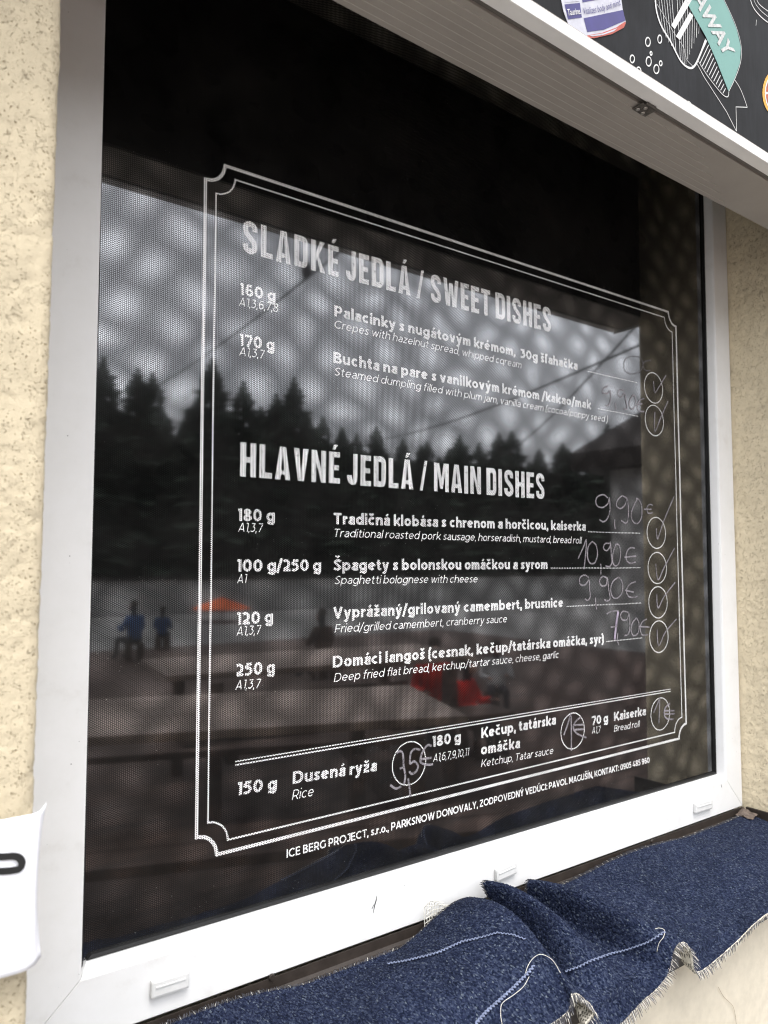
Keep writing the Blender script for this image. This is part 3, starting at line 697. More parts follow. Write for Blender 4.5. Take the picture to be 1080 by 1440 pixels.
def ring(cx_, cy_, rad, wd=.0017):
    c = onY(cx_, cy_, YP); P = [c + Vector((math.cos(2 * math.pi * k / 48) * rad, 0, math.sin(2 * math.pi * k / 48) * rad)) for k in range(48)]
    strip3(P, wd, 'printed_circle', M['print'], fm_, closed=True)
for q in ((919.2, 545.5), (920.3, 591.3), (923.1, 749.3), (924.4, 798.7), (925.5, 847), (926.7, 895.2), (805.5, 1027.8), (928.7, 1003.9), (575.6, 1073.3)): ring(*q, .0301)
def dots(p0, p1):
    A = onY(*p0, YP); Bq = onY(*p1, YP); n = max(8, int((Bq - A).length / .0041)); V = []; F = []
    for i in range(n):
        c = A.lerp(Bq, i / (n - 1)); b = len(V)
        V += [c + Vector((math.cos(a) * .00125, 0, math.sin(a) * .00125)) for a in [k * math.pi / 3 for k in range(6)]]
        F.append(tuple(range(b, b + 6)))
    o = mesh_obj('dotted_line', V, F, M['print'], fm_); o['kind'] = 'stuff'
for a, b in (((827.5, 522.5), (895, 538)), ((841.5, 575), (896.5, 585.5)), ((827.5, 747.5), (899, 750)), ((775, 799), (900, 798.5)), ((797.5, 852.5), (901, 848)), ((853.5, 902), (902.5, 897))): dots(a, b)

# ---------------------------------------------------------------- hand-written chalk prices and ticks
CH = [0]
def stroke(pts, off, s, wd=.0028, mat='chalk'):
    CH[0] += 1; Y = -.0006 - .00001 * (CH[0] % 12)
    P = catmull([onY(off[0] + x / s, off[1] + y / s, Y) for x, y in pts], 5)
    strip3(P, wd, 'chalk_stroke', M[mat], fm_, alt=1e-6)
A4 = ((780, 680), 5.4)
for pts in ([(405,110),(370,85),(325,100),(312,140),(330,175),(370,180),(405,150),(415,110),(420,200),(400,265),(370,290),(340,275)],
 [(457,272),(455,310),(460,345)], [(545,110),(510,95),(475,130),(470,170),(500,190),(535,160),(550,110),(560,200),(555,280),(535,300),(505,280)],
 [(625,120),(600,170),(580,240),(600,295),(635,300),(660,250),(660,170),(640,125),(618,112)], [(745,165),(715,160),(700,190),(710,225),(745,220)], [(678,195),(735,195)],
 [(178,570),(215,490),(240,430),(235,540),(222,650)], [(285,440),(255,480),(250,560),(270,605),(305,600),(325,540),(315,470),(285,440)], [(350,610),(352,650),(350,690)],
 [(420,455),(385,455),(370,490),(395,510),(420,480),(425,455),(430,540),(435,600),(415,630),(385,625)], [(465,460),(445,520),(440,590),(460,625),(490,600),(500,530),(490,470),(465,460)],
 [(610,490),(570,490),(545,530),(545,580),(575,605),(615,595)], [(530,560),(620,550)],
 [(260,715),(225,695),(190,720),(195,765),(230,770),(260,735),(265,800),(270,860),(250,885),(228,875)], [(308,865),(312,910),(318,955)],
 [(400,720),(365,705),(340,740),(355,775),(390,770),(400,720),(410,800),(420,870),(400,890),(375,880)], [(490,710),(445,740),(425,800),(440,860),(475,870),(510,830),(515,760),(490,710)],
 [(615,745),(570,765),(545,810),(560,855),(600,865),(630,855)], [(535,810),(600,825)],
 [(480,1135),(475,1190),(488,1225)], [(560,980),(520,970),(500,1000),(515,1035),(550,1030),(565,990),(570,1080),(560,1140),(530,1155)],
 [(620,1020),(590,1060),(580,1120),(600,1155),(635,1130),(640,1060),(620,1020)], [(700,1030),(665,1050),(650,1100),(665,1150),(710,1145)], [(640,1085),(720,1090)],
 [(772,340),(780,420),(800,370),(830,280),(908,95)], [(768,610),(785,730),(830,640),(910,490)], [(775,840),(785,945),(830,860),(915,750)], [(778,1110),(790,1230),(840,1130),(925,1028)]):
    stroke(pts, *A4)
stroke([(395,990),(430,970),(485,968)], *A4); stroke([(483,972),(470,1050),(455,1185)], *A4, .0052, 'chalk_lilac'); stroke([(425,1090),(480,1085)], *A4)
A3 = ((820, 400), 5.4)
for pts in ([(190,770),(155,790),(150,820),(180,830),(205,810),(210,870),(195,915),(175,920)], [(245,900),(250,950)], [(310,805),(275,800),(265,835),(290,855),(315,825),(325,880),(335,940),(310,945)],
 [(380,840),(355,880),(355,930),(380,945),(400,900),(395,850),(380,840)], [(465,865),(430,880),(412,920),(425,960),(465,965)], [(405,915),(450,905)],
 [(535,735),(545,820),(580,770),(630,690)], [(545,970),(545,1115),(590,1010),(645,885)]): stroke(pts, *A3)
for pts in ([(370,545),(330,560),(310,610),(325,660),(375,680),(430,660),(455,610),(435,555),(375,545)], [(520,580),(480,580),(455,610),(470,650),(510,655)]): stroke(pts, *A3, .0022, 'chalk_faint')
A8 = ((520, 1020), 9)
for pts in ([(345,350),(385,325),(420,370),(430,520),(450,640),(435,740)], [(380,550),(440,520)], [(640,310),(570,300),(520,350),(510,480),(560,455),(610,510),(590,580),(530,615),(500,580)],
 [(485,670),(500,770),(515,900)], [(785,265),(735,250),(670,330),(640,440),(660,480),(740,500),(800,490)], [(650,430),(780,410)], [(260,755),(330,800),(400,770)]): stroke(pts, *A8, .0032)
A9 = ((760, 980), 5.4)
for pts in ([(178,290),(210,200),(232,140),(235,410)], [(310,150),(265,190),(250,235),(280,280),(350,310)], [(250,215),(330,210)], [(250,250),(330,245)],
 [(860,120),(890,50),(905,20),(900,200)], [(985,50),(950,80),(940,130),(960,165),(1010,170)], [(940,105),(1018,105)], [(940,130),(1018,128)]): stroke(pts, *A9, .0032)

# ================================================================ SHUTTER BOX AND SIGN ABOVE
boxt = thing('shutter_box', 'long grey box with ribbed underside and white edge strip above the window', 'shutter box', (.5, -.26, .945))
X0, X1, ZB = -1.6, 1.232, .945
box('box_body', (X0, -.2965, ZB + .001), (X1, -.2125, 1.75), M['soffit'], boxt)
XR = .80
for i, y in enumerate((-.2205, -.232, -.2425, -.2535, -.2645, -.2755, -.2865)):
    o = box('slat_rib', (X0, y - .0005, ZB - .0002), (XR - .03 * i, y + .0004, ZB + .003), M['rib'], boxt)
    box('slat', (X0, y + .0004 if i else y + .0004, ZB + .0003), (XR - .03 * i, (-.2128 if i == 0 else (-.2205, -.232, -.2425, -.2535, -.2645, -.2755, -.2865)[i - 1] - .0005), ZB + .0030), M['soffit'], boxt)
bm = bmesh.new()
add_box(bm, (X0, -.3050, ZB + .004), (X1, -.2970, ZB + .02)); bm_obj('groove', bm, M['groove'], boxt)
box('edge_strip', (X0, -.3245, ZB), (X1, -.3052, ZB + .0150), M['alu'], boxt, .0012)
box('edge_lip', (X0, -.3215, ZB + .0152), (X1, -.3052, ZB + .0195), M['soffit'], boxt, .0006)
box('end_cap', (X1 + .0005, -.322, ZB - .004), (X1 + .006, -.2135, 1.75), M['alu'], boxt, .001)
box('shade_panel', (X0, -.2122, ZB + .004), (X1, -.2116, 1.75), M['dark'], boxt)  # dark sheet added over the box's rear to paint in the recess's shade
# hinge leaf under the edge
hp = onZ(910, 150, ZB)
hg = box('hinge', (hp.x - .014, -.3035, ZB - .0024), (hp.x + .014, -.287, ZB - .0004), M['hinge'], boxt, .0005)
box('hinge_knuckle', (hp.x - .010, -.3075, ZB - .004), (hp.x + .010, -.3038, ZB - .0003), M['hinge'], hg, .001)
for dx, dy in ((-.008, -.2915), (.004, -.2905), (-.002, -.299)):
    bm = bmesh.new(); bmesh.ops.create_cone(bm, cap_ends=True, segments=12, radius1=.0022, radius2=.0028, depth=.001)
    for v in bm.verts: v.co += Vector((hp.x + dx, dy, ZB - .0030))
    bm_obj('screw_head', bm, M['screw'], hg)

sign = thing('sign_board', 'black printed food banner above the shutter box', 'sign', (.5, -.31, .965))
def bannermat():
    t = NT('black_banner_print'); p = t.pos()
    mp = t.n('ShaderNodeMapping'); mp.inputs['Scale'].default_value = (60, 1, 9); t.l(p, mp.inputs[0])
    n = t.noise(mp.outputs[0], 2.0, 6, .65); n2 = t.noise(p, 14, 5)
    c = t.ramp(t.math('MULTIPLY', n, n2), [(.12, (.003, .003, .0035)), (.42, (.012, .0125, .0145))])
    s = t.pbr(c, .6, Specular_IOR_Level=.12); return t.done(s.outputs[0])
M['banner'] = bannermat()
M['bwhite'] = simple('white_chalk_print', (.56, .56, .55), .45, .06, 90)
M['teal'] = simple('teal_ribbon_print', (.13, .27, .24), .5, .04, 20)
M['navy'] = simple('navy_can_print', (.035, .028, .14), .3, .12, 40)
M['silver'] = simple('silver_can_print', (.42, .42, .47), .4, .15, 60)
M['canred'] = simple('orange_red_can_foot', (.38, .07, .045), .35, .2, 80)
M['yellow'] = simple('yellow_orange_rind', (.60, .30, .03), .45, .08, 50)
M['orange'] = simple('deep_orange_flesh', (.34, .06, .01), .45, .3, 90)
M['lgrey'] = simple('worn_grey_letter_print', (.42, .43, .42), .5, .3, 160)
box('board', (X0, -.3172, ZB + .0198), (X1, -.2975, 1.72), M['banner'], sign)
BY = -.3175
LAY = [0]
def bpoly(name, pts, mat, off=(780, 0), s=3.6, lay=0, par=None):
    P = [onY(off[0] + x / s, off[1] + y / s, BY - .0003 * lay) for x, y in pts]
    P = [Vector((p_.x, p_.y, max(p_.z, ZB + .0199))) for p_ in P]
    tr = tessellate_polygon([P]); return mesh_obj(name, P, [tuple(t) for t in tr], M[mat], par or sign)
def bline(name, pts, wd, mat='bwhite', off=(780, 0), s=3.6, lay=1, closed=False, par=None, sm=True):
    P = [onY(off[0] + x / s, off[1] + y / s, BY - .0003 * lay) for x, y in pts]
    if sm and not closed: P = catmull(P, 5)
    P = [p_ for p_ in P if p_.z > ZB + .0199]
    if len(P) > 1: return strip3(P, wd, name, M[mat], par or sign, closed=closed, alt=1e-7)
# can
can = bpoly('printed_can', [(25,-40),(45,60),(75,140),(130,190),(200,194),(290,172),(350,140),(360,110),(345,50),(332,-40)], 'silver', lay=1)
bpoly('can_block', [(50,22),(128,14),(138,88),(68,98)], 'navy', lay=2, par=can)
bpoly('can_block', [(60,-40),(120,-40),(126,6),(52,12)], 'silver', lay=2, par=can)
bpoly('can_block', [(140,-6),(325,-40),(322,-22),(141,12)], 'navy', lay=2, par=can)
bpoly('can_block', [(147,92),(346,50),(358,104),(250,150),(165,162)], 'navy', lay=2, par=can)
bpoly('can_foot', [(162,180),(240,166),(310,140),(358,108),(359,120),(350,140),(290,172),(200,193),(170,192)], 'canred', lay=2, par=can)
bpoly('can_foot', [(176,180),(250,168),(318,142),(300,158),(240,178),(190,184)], 'silver', lay=3, par=can)
def btext(body, p0, p1, pup, mat, off=(780, 0), s=3.6, lay=3, bold=0.0, space=1.0, par=None, name='printed_word', bend=0):
    vs, fs = font_mesh(body, bold, 0, space)
    x0 = min(v[0] for v in vs); x1 = max(v[0] for v in vs)
    q = lambda a: onY(off[0] + a[0] / s, off[1] + a[1] / s, BY - .0003 * lay)
    A, Bq, U = q(p0), q(p1), q(pup)
    V = []
    for x, z in vs:
        u = (x - x0) / (x1 - x0); V.append(A + (Bq - A) * u + (U - A) * (z / CAP) + Vector((0, 0, bend * 4 * u * (1 - u))))
    return mesh_obj(name, V, fs, M[mat], par or sign)
btext('h Taurine.', (52, 80), (134, 70), (48, 46), 'bwhite', lay=4, par=can, bold=.01)
btext('Vitalizes body and mind.', (146, 72), (336, 24), (142, 36), 'navy', lay=4, par=can, bold=.0, bend=-.002)
# takeaway cup outline with hatch lines
cup = bline('drawn_cup', [(508,-40),(515,50),(540,130),(590,215),(638,308),(680,343),(708,333),(735,280),(765,200)], .0030)
for k in range(17):
    x = 524 + 13.5 * k; x2 = 575 + 9.0 * k
    lower = {0: 165, 1: 190, 2: 215, 3: 232, 4: 250, 5: 268, 6: 285, 7: 300, 8: 312, 9: 322, 10: 325, 11: 300, 12: 275, 13: 245, 14: 220, 15: 190, 16: 170}[k]
    if k in (6,): continue
    t_ = lower / 330.
    bline('hatch_line', [(x, -30), (x + (x2 - x) * t_ * .6, lower * .55), (x + (x2 - x) * t_, lower)], .0006 + .0004 * (k % 2), par=cup)
bline('hatch_line', [(518, 20), (560, 90), (600, 160), (650, 235), (668, 300), (700, 335)], .0006, par=cup)
bpoly('cup_bar', [(676,-30),(700,-10),(608,148),(590,128)], 'bwhite', lay=3, par=cup)
bpoly('cup_bar', [(684,62),(702,80),(634,203),(614,184)], 'bwhite', lay=3, par=cup)
# striped back of the ribbon, teal front, tail
bpoly('ribbon_stripes_ground', [(766,186),(722,298),(770,375),(830,455),(862,487),(880,486),(872,440),(820,310)], 'banner', lay=1)
for k in range(12):
    a = (724 + 11.6 * k, 305 + 15.2 * k); b = (771 + 8.6 * k, 205 + 22 * k)
    bline('ribbon_stripe', [a, b], .0012, lay=2, sm=False)
bline('ribbon_outline', [(722,300),(770,378),(830,456),(860,486),(878,488),(882,462)], .0012, lay=2)
bline('ribbon_tail', [(716,314),(760,395),(815,480),(870,565),(920,664)], .0011, lay=1, sm=False)
bline('ribbon_tail', [(921,664),(918,543)], .0011, lay=1, sm=False)
bline('ribbon_tail', [(917,541),(974,543)], .0011, lay=1, sm=False)
bline('ribbon_tail', [(975,543),(955,485),(935,440),(912,405)], .0011, lay=1)
bpoly('teal_ribbon', [(640,-40),(700,70),(765,185),(820,310),(880,462),(910,400),(938,320),(943,240),(922,150),(885,60),(835,-40)], 'teal', lay=3)
bline('ribbon_outline', [(882,462),(911,402),(940,320),(945,240),(924,150),(887,60),(838,-40)], .0009, lay=4)
btext('AWAY', (694, -22), (868, 292), (748, -48), 'lgrey', lay=5, bold=.03, space=.95)
for cx_, cy_, rx, ry in ((472,212,12,22),(532,198,10,20),(488,270,5,9),(393,298,11,19),(476,311,13,23),(537,320,7,12),(515,350,13,22),(425,360,12,20),(675,528,14,14),(600,-30,10,16)):
    P = [(cx_ + rx * math.cos(2 * math.pi * k / 24), cy_ + ry * math.sin(2 * math.pi * k / 24)) for k in range(25)]
    bline('drawn_bubble', P, .0017, lay=1, sm=False)
bline('drawn_plate', [(985,-30),(1000,25),(1030,70),(1075,110),(1130,140)], .0017); bline('drawn_plate', [(1000,-30),(1015,15),(1045,55),(1085,88)], .0009); bline('drawn_plate', [(1012,-30),(1035,20),(1085,60)], .0012)
bline('drawn_plate', [(1022,100),(1019,130)], .0008)
el = lambda cx_, cy_, rx, ry, n=40: [(cx_ + rx * math.cos(2 * math.pi * k / n), cy_ + ry * math.sin(2 * math.pi * k / n)) for k in range(n)]
sl_ = bpoly('orange_slice', el(1130, 470, 78, 122), 'yellow', lay=1)
bpoly('slice_pith', el(1132, 470, 68, 110), 'bwhite', lay=2, par=sl_)
for k in range(10):
    a = 36 * k + 4; b = 36 * k + 32
    bpoly('slice_segment', [(1132, 470)] + [(1132 + 62 * math.cos(R(t_)), 470 + 102 * math.sin(R(t_))) for t_ in (a, (a + b) / 2, b)], 'orange', lay=3, par=sl_)

# ================================================================ SILL
sill = thing('window_sill', 'dark brown metal sill under the white window, mostly under the carpet', 'window sill', (.5, -.12, -.175))
V = []; prof = [(-.0215, -.1512), (-.0228, -.1512), (-.0232, -.164), (-.027, -.167), (-.12, -.176), (-.234, -.186), (-.236, -.188), (-.236, -.205), (-.234, -.205), (-.233, -.190), (-.12, -.180), (-.0215, -.172)]
def extrude(name, prof, x0, x1, mat, par):
    n = len(prof); V = [(x0, y, z) for y, z in prof] + [(x1, y, z) for y, z in prof]
    F = [(i, (i + 1) % n, n + (i + 1) % n, n + i) for i in range(n)] + [tuple(range(n))[::-1], tuple(range(n, 2 * n))]
    return mesh_obj(name, V, F, mat, par)
extrude('sill_sheet', prof, -.205, 1.1715, M['brown_metal'], sill)
box('end_upstand', (1.1665, -.236, -.186), (1.1712, -.030, -.1485), M['brown_metal'], sill, .0008)
box('end_upstand', (-.2035, -.236, -.186), (-.1985, -.030, -.1545), M['brown_metal'], sill, .0008)
for px in ((382, 1374), (917, 1183)):
    c = onY(*px, -.0235)
    bm = bmesh.new(); bmesh.ops.create_cone(bm, cap_ends=True, segments=14, radius1=.0042, radius2=.0030, depth=.0022)
    for v in bm.verts: v.co = Vector((v.co.x + c.x, -v.co.z - .0245, v.co.y + c.z))
    bm_obj('screw', bm, M['brown_metal'], sill)
# torn scrap of sealant in the right corner
V = []; F = []
cx_ = onY(1048, 1146, -.04)
for i in range(7):
    for j in range(5):
        V.append((cx_.x - .016 + i * .0055 + noise.noise(Vector((i, j, 1))) * .004, -.028 - j * .008 + noise.noise(Vector((i, j, 4))) * .003, -.158 + .008 * noise.noise(Vector((i * .7, j * .8, 2))) + .010 * math.exp(-((i - 4) ** 2 + (j - 1) ** 2) / 4)))
for i in range(6):
    for j in range(4): a = i * 5 + j; F.append((a, a + 5, a + 6, a + 1))
M['sealant'] = simple('dirty_brown_sealant', (.11, .085, .07), .7, .4, 150)
mesh_obj('sealant_scrap', V, F, M['sealant'], sill)

# ================================================================ CARPET
cpt = thing('carpet_strip', 'rumpled dark blue carpet offcut with frayed edges lying on the sill', 'carpet', (.45, -.14, -.17))
def bk(px, py, Y=-.040): v = onY(px, py, Y); return v
def fr_(px, py, Y=-.250): return onY(px, py, Y)
T = .0045
# matching stations along the rear edge and the front edge (photo outline turned into points on their planes)
back = [Vector((-.36, -.045, -.160)), Vector((-.20, -.045, -.160)), bk(240, 1437), bk(350, 1399), bk(450, 1378), bk(540, 1346), bk(585, 1314), bk(615, 1286), bk(642, 1267), bk(662, 1262),
        bk(674, 1263) + Vector((.010, 0, -.006)), Vector((.437, -.042, -.150)), Vector((.428, -.041, -.134)), bk(679, 1242), bk(686, 1240) + Vector((.004, 0, .0)), bk(700, 1247) + Vector((.003, 0, 0)), Vector((.492, -.040, -.160)), Vector((.508, -.040, -.158)),
        bk(741, 1240), bk(749, 1237), bk(762, 1239), bk(780, 1244), Vector((.61, -.040, -.158)), bk(890, 1196), Vector((.95, -.038, -.1585)), Vector((1.162, -.036, -.1585))]
front = [Vector((-.36, -.250, -.18)), Vector((-.20, -.250, -.182)), Vector((-.06, -.262, -.186)), Vector((.03, -.27, -.19)), Vector((.11, -.272, -.186)), Vector((.18, -.275, -.178)), Vector((.23, -.275, -.168)), Vector((.29, -.272, -.158)), Vector((.335, -.268, -.156)), fr_(806, 1396, -.262),
         fr_(828, 1409, -.262), fr_(837, 1426, -.262), fr_(826, 1446, -.262), fr_(868, 1441, -.252), fr_(888, 1424, -.252), fr_(906, 1405, -.25), fr_(924, 1390, -.25), fr_(940, 1368, -.25),
         fr_(948, 1338, -.25), fr_(956, 1326, -.25), fr_(966, 1327, -.25), fr_(974, 1342, -.25), fr_(983, 1366, -.25), fr_(1032, 1327, -.25), fr_(1080, 1283, -.25), Vector((1.10, -.25, -.172))]
front = [v if i in (0, 1) else CP + (v - CP) * ((-.264 - CP.y) / (v.y - CP.y)) for i, v in enumerate(front)]
mk = lambda px, py, Y=-.150: onY(px, py, Y)
mid = [Vector((-.36, -.15, -.172)), Vector((-.20, -.15, -.172)), Vector((-.05, -.15, -.170)), Vector((.045, -.15, -.166)), Vector((.12, -.155, -.160)), Vector((.185, -.155, -.151)), Vector((.235, -.155, -.141)), Vector((.30, -.152, -.132)), mk(716, 1299), mk(733, 1309),
       mk(744, 1325), Vector((.404, -.15, -.163)), Vector((.423, -.15, -.172)), mk(773, 1304), mk(782, 1297), mk(796, 1307), Vector((.484, -.15, -.172)), Vector((.512, -.15, -.168)),
       mk(826, 1276), mk(835, 1270), mk(848, 1275), mk(862, 1290), Vector((.625, -.15, -.172)), Vector((.78, -.15, -.168)), Vector((.97, -.15, -.161)), Vector((1.14, -.15, -.166))]
assert len(mid) == len(back)
assert len(back) == len(front)
PS = 16
bc = catmull(back, PS); fc = catmull(front, PS); mc = catmull(mid, PS)
# resample by arc length of the mean curve so that loops stay even
NTV = 120
for i_, dz_ in ((7, .006), (8, .010), (9, .010), (13, .008), (14, .011), (15, .006), (18, .006), (19, .010), (20, .007)): mid[i_] = mid[i_] + Vector((0, 0, dz_))
mc = catmull(mid, PS)
grid = []
for i in range(len(bc)):
    row = []
    for j in range(NTV + 1):
        v = j / NTV
        p_ = bc[i] * ((1 - v) * (1 - 2 * v)) + mc[i] * (4 * v * (1 - v)) + fc[i] * (v * (2 * v - 1))
        hb, hf = bc[i].z + .160, fc[i].z + .186
        sag = 0
        x_ = p_.x
        # the far edge bends over the sill's nose; the middle never sinks through the metal
        lim = -.167 - (-.03 - p_.y) * (.019 / .2) + .0065
        z_ = p_.z + sag + .0012 * noise.noise(Vector((p_.x * 14, p_.y * 14, 3))) 
        if p_.y > -.247: z_ = max(z_, lim)
        row.append(Vector((x_, p_.y, z_)))
    grid.append(row)
# densify
V = []; F = []; nI = len(grid); nJ = NTV + 1
for r_ in grid: V += r_
for i in range(nI - 1):
    for j in range(nJ - 1): a = i * nJ + j; F.append((a, a + 1, a + nJ + 1, a + nJ))
me = bpy.data.meshes.new('pile'); me.from_pydata([tuple(v) for v in V], [], F); me.update()
if me.polygons[0].normal.z < 0: me.flip_normals()
me.polygons.foreach_set('use_smooth', [True] * len(me.polygons))
me.materials.append(M['carpet']); me.materials.append(M['backing'])
co = bpy.data.objects.new('pile', me); COL.objects.link(co); co.parent = cpt; co.matrix_parent_inverse = Matrix.Translation(cpt.location).inverted()
sd_ = co.modifiers.new('sub', 'SUBSURF'); sd_.levels = 1; sd_.render_levels = 1; sd_.subdivision_type = 'SIMPLE'
tx = bpy.data.textures.new('pile_loops', 'VORONOI'); tx.noise_scale = .0030; tx.noise_intensity = 1
dp = co.modifiers.new('disp', 'DISPLACE'); dp.texture = tx; dp.texture_coords = 'GLOBAL'; dp.strength = -.0022; dp.mid_level = .3
so_ = co.modifiers.new('solid', 'SOLIDIFY'); so_.thickness = .0035; so_.offset = -1; so_.material_offset = 1; so_.material_offset_rim = 1
bvh = BVHTree.FromPolygons([tuple(v) for v in V], F)
def hit(px, py, lift=.002):
    d = ray(px, py).normalized(); loc, nn, _, _ = bvh.ray_cast(CP, d)
    if loc is None: return None
    if nn.dot(d) > 0: nn = -nn
    return loc + nn * lift
# seams: twisted pale thread lying on the pile
def seam(pts, mat='thread_blue', r=.0009, tw=.0016):
    P = []
    for a, b in zip(pts[:-1], pts[1:]):
        n = max(2, int(math.dist(a, b) / 2.0))
        for k in range(n):
            h = hit(a[0] + (b[0] - a[0]) * k / n, a[1] + (b[1] - a[1]) * k / n)
            if h: P.append(h)
    if len(P) < 3: return
    Q = [P[0]]
    for i in range(1, len(P)):
        if (P[i] - P[i - 1]).length > .03:      # the seam dives into a fold here
            break
        Q.append(P[i])
    P = catmull(Q, 2)
    for i in range(len(P)):
        t = (P[min(i + 1, len(P) - 1)] - P[max(i - 1, 0)]); t = t.normalized() if t.length > 1e-9 else Vector((1, 0, 0))
        u = t.cross(Vector((0, 0, 1))); P[i] = P[i] + u * (tw * math.sin(i * 1.3)) + Vector((0, 0, .0006 * math.cos(i * 1.3)))
    V = []; F = []; tube(V, F, P, r, 5); mesh_obj('seam_thread', V, F, M[mat], cpt, smooth=True)
seam([(546, 1357), (570, 1353), (600, 1346), (620, 1340), (650, 1326), (676, 1320)])
seam([(676, 1320), (700, 1313), (722, 1316), (740, 1323)], 'thread_blue', .0007, .001)
seam([(796, 1367), (815, 1360), (830, 1352), (860, 1343), (880, 1336), (910, 1325), (936, 1311)])
seam([(668, 1442), (684, 1424), (700, 1410), (720, 1392), (742, 1370), (752, 1358)], 'thread_blue', .0011, .0018)
def loose(pts, z=.004, r=.00032):
    P = []
    for i, (x, y) in enumerate(pts):
        h = hit(x, y, .001)
        if h is None: continue
        P.append(h + (CP - h).normalized() * z * math.sin(math.pi * (i + .2) / len(pts)))
    V = []; F = []; tube(V, F, catmull(P, 6), r, 5); mesh_obj('loose_thread', V, F, M['thread'], cpt, smooth=True)
loose([(738, 1376), (741, 1362), (748, 1350), (758, 1343), (768, 1345), (778, 1353), (788, 1369)])
loose([(706, 1442), (704, 1428), (706, 1412), (722, 1400), (736, 1388), (744, 1374)])
loose([(924, 1338), (927, 1326), (933, 1318), (934, 1309), (927, 1306), (921, 1307)])
# frayed rims
def fringe(name, edge, outward, n, ln, mat, jitter=.5, rr=.00042):
    V = []; F = []; m_ = len(edge) - 1
    acc = [0]
    for i in range(m_): acc.append(acc[-1] + (edge[i + 1] - edge[i]).length)
    for k in range(n):
        s = acc[-1] * (k + random.random() * .6) / n
        i = 0
        while i < m_ - 1 and acc[i + 1] < s: i += 1
        f = (s - acc[i]) / max(1e-9, acc[i + 1] - acc[i]); p_ = edge[i].lerp(edge[i + 1], f); o_ = outward[i]
        l_ = ln * random.uniform(.45, 1.1)
        side = (edge[i + 1] - edge[i]).normalized() * random.uniform(-jitter, jitter)
        d = (o_ + side + Vector((0, 0, random.uniform(-.25, .12)))).normalized()
        tube(V, F, [p_ - d * .002, p_ + d * l_ * .55, p_ + d * l_ + Vector((0, 0, -l_ * .15))], [rr, rr * .9, rr * .4], 3)
    o = mesh_obj(name, V, F, mat, cpt); o['kind'] = 'stuff'; return o
fe = [grid[i][nJ - 1] + Vector((0, 0, -.002)) for i in range(nI)]; fo = [(grid[i][nJ - 1] - grid[i][nJ - 4]).normalized() + Vector((0, 0, -.25)) for i in range(nI)]
be = [grid[i][0] for i in range(nI)]; bo = [(grid[i][0] - grid[i][3]).normalized() + Vector((0, 0, .12)) for i in range(nI)]
fringe('frayed_threads', fe, fo, 380, .0095, M['thread'], .2, .00036)
fringe('frayed_threads', fe, fo, 760, .0098, M['thread_dark'], .3, .00052)
fringe('frayed_threads', be, bo, 120, .0045, M['thread'], .6)
fringe('frayed_threads', be, bo, 900, .0060, M['thread_dark'], .6, .0006)
# scrap of backing mesh poking up behind the hump
V = []; F = []
for k in range(9):
    t_ = k / 8; x = .318 + .036 * t_
    z = -.135 + .012 * math.sin(math.pi * min(1, t_ * .9 + .25))
    tube(V, F, catmull([(x, -.034, -.160), (x + .001, -.031, z), (x + .006, -.040, z + .004)], 4), .0006, 4)
for k in range(6):
    z = -.158 + .0055 * k
    tube(V, F, catmull([(.317 + .001 * k, -.0325, z), (.335, -.0305, z + .002), (.352, -.0325, z)], 4), .0006, 4)
mesh_obj('backing_scrap', V, F, M['thread'], cpt)

# ================================================================ PAPER SHEET
ps = thing('paper_sheet', 'white printed paper sheet taped to the cream wall left of the window', 'paper', (-.29, -.234, .05))
prof = [(-.46, -.2335), (-.36, -.2345), (-.30, -.236), (-.26, -.2365), (-.240, -.2365), (-.230, -.2362), (-.224, -.2350), (-.2195, -.2310), (-.2160, -.2220), (-.2145, -.2170)]
V = []; F = []; nz_ = 24
pc = catmull([(x, y, 0) for x, y in prof], 3)
for j in range(nz_ + 1):
    t_ = j / nz_
    for i, q in enumerate(pc):
        u = i / (len(pc) - 1)
        z = .0475 + .1115 * t_ + (0.002 * u * (t_ - .5))
        cur = max(0, u - .72) / .28
        x = q.x + cur * (.0022 * (2 * t_ - 1) ** 2 - .002 * math.sin(math.pi * t_)) ; y = q.y - cur * .004 * (2 * t_ - 1) ** 2 + .0008 * math.sin(u * 9 + t_ * 4)
        V.append((x, y, z + (.002 * cur * (1 if t_ > .5 else -.2) * abs(2 * t_ - 1))))
n = len(pc)
for j in range(nz_):
    for i in range(n - 1): a = j * n + i; F.append((a, a + 1, a + n + 1, a + n))
po = mesh_obj('sheet', V, F, M['paper'], ps, smooth=True)
sol = po.modifiers.new('s', 'SOLIDIFY'); sol.thickness = .0002
# the end of a heavy rounded letter P and a small registered mark
def pb(x, y, Y=-.2376): return onY(x, y, Y)
P = [(-60, 1205), (0, 1205.0), (18, 1204), (27, 1206.5), (31, 1213.5), (27.5, 1221.5), (18, 1224), (0, 1225.5), (-60, 1228)]
V = []; F = []
pts = [pb(x, y) for x, y in P]
strip3(catmull(pts, 6), .0052, 'printed_letter', M['ink'], ps, alt=1e-7)
vs, fs = font_mesh('®', 0, 0); x0 = min(v[0] for v in vs); x1 = max(v[0] for v in vs); z0 = min(v[1] for v in vs)
A = pb(37.3, 1198.5); V = [Vector((A.x + (x - x0) / (x1 - x0) * .0032, A.y, A.z + (z - z0) / (x1 - x0) * .0032)) for x, z in vs]
mesh_obj('registered_mark', V, fs, M['inkgrey'], ps)

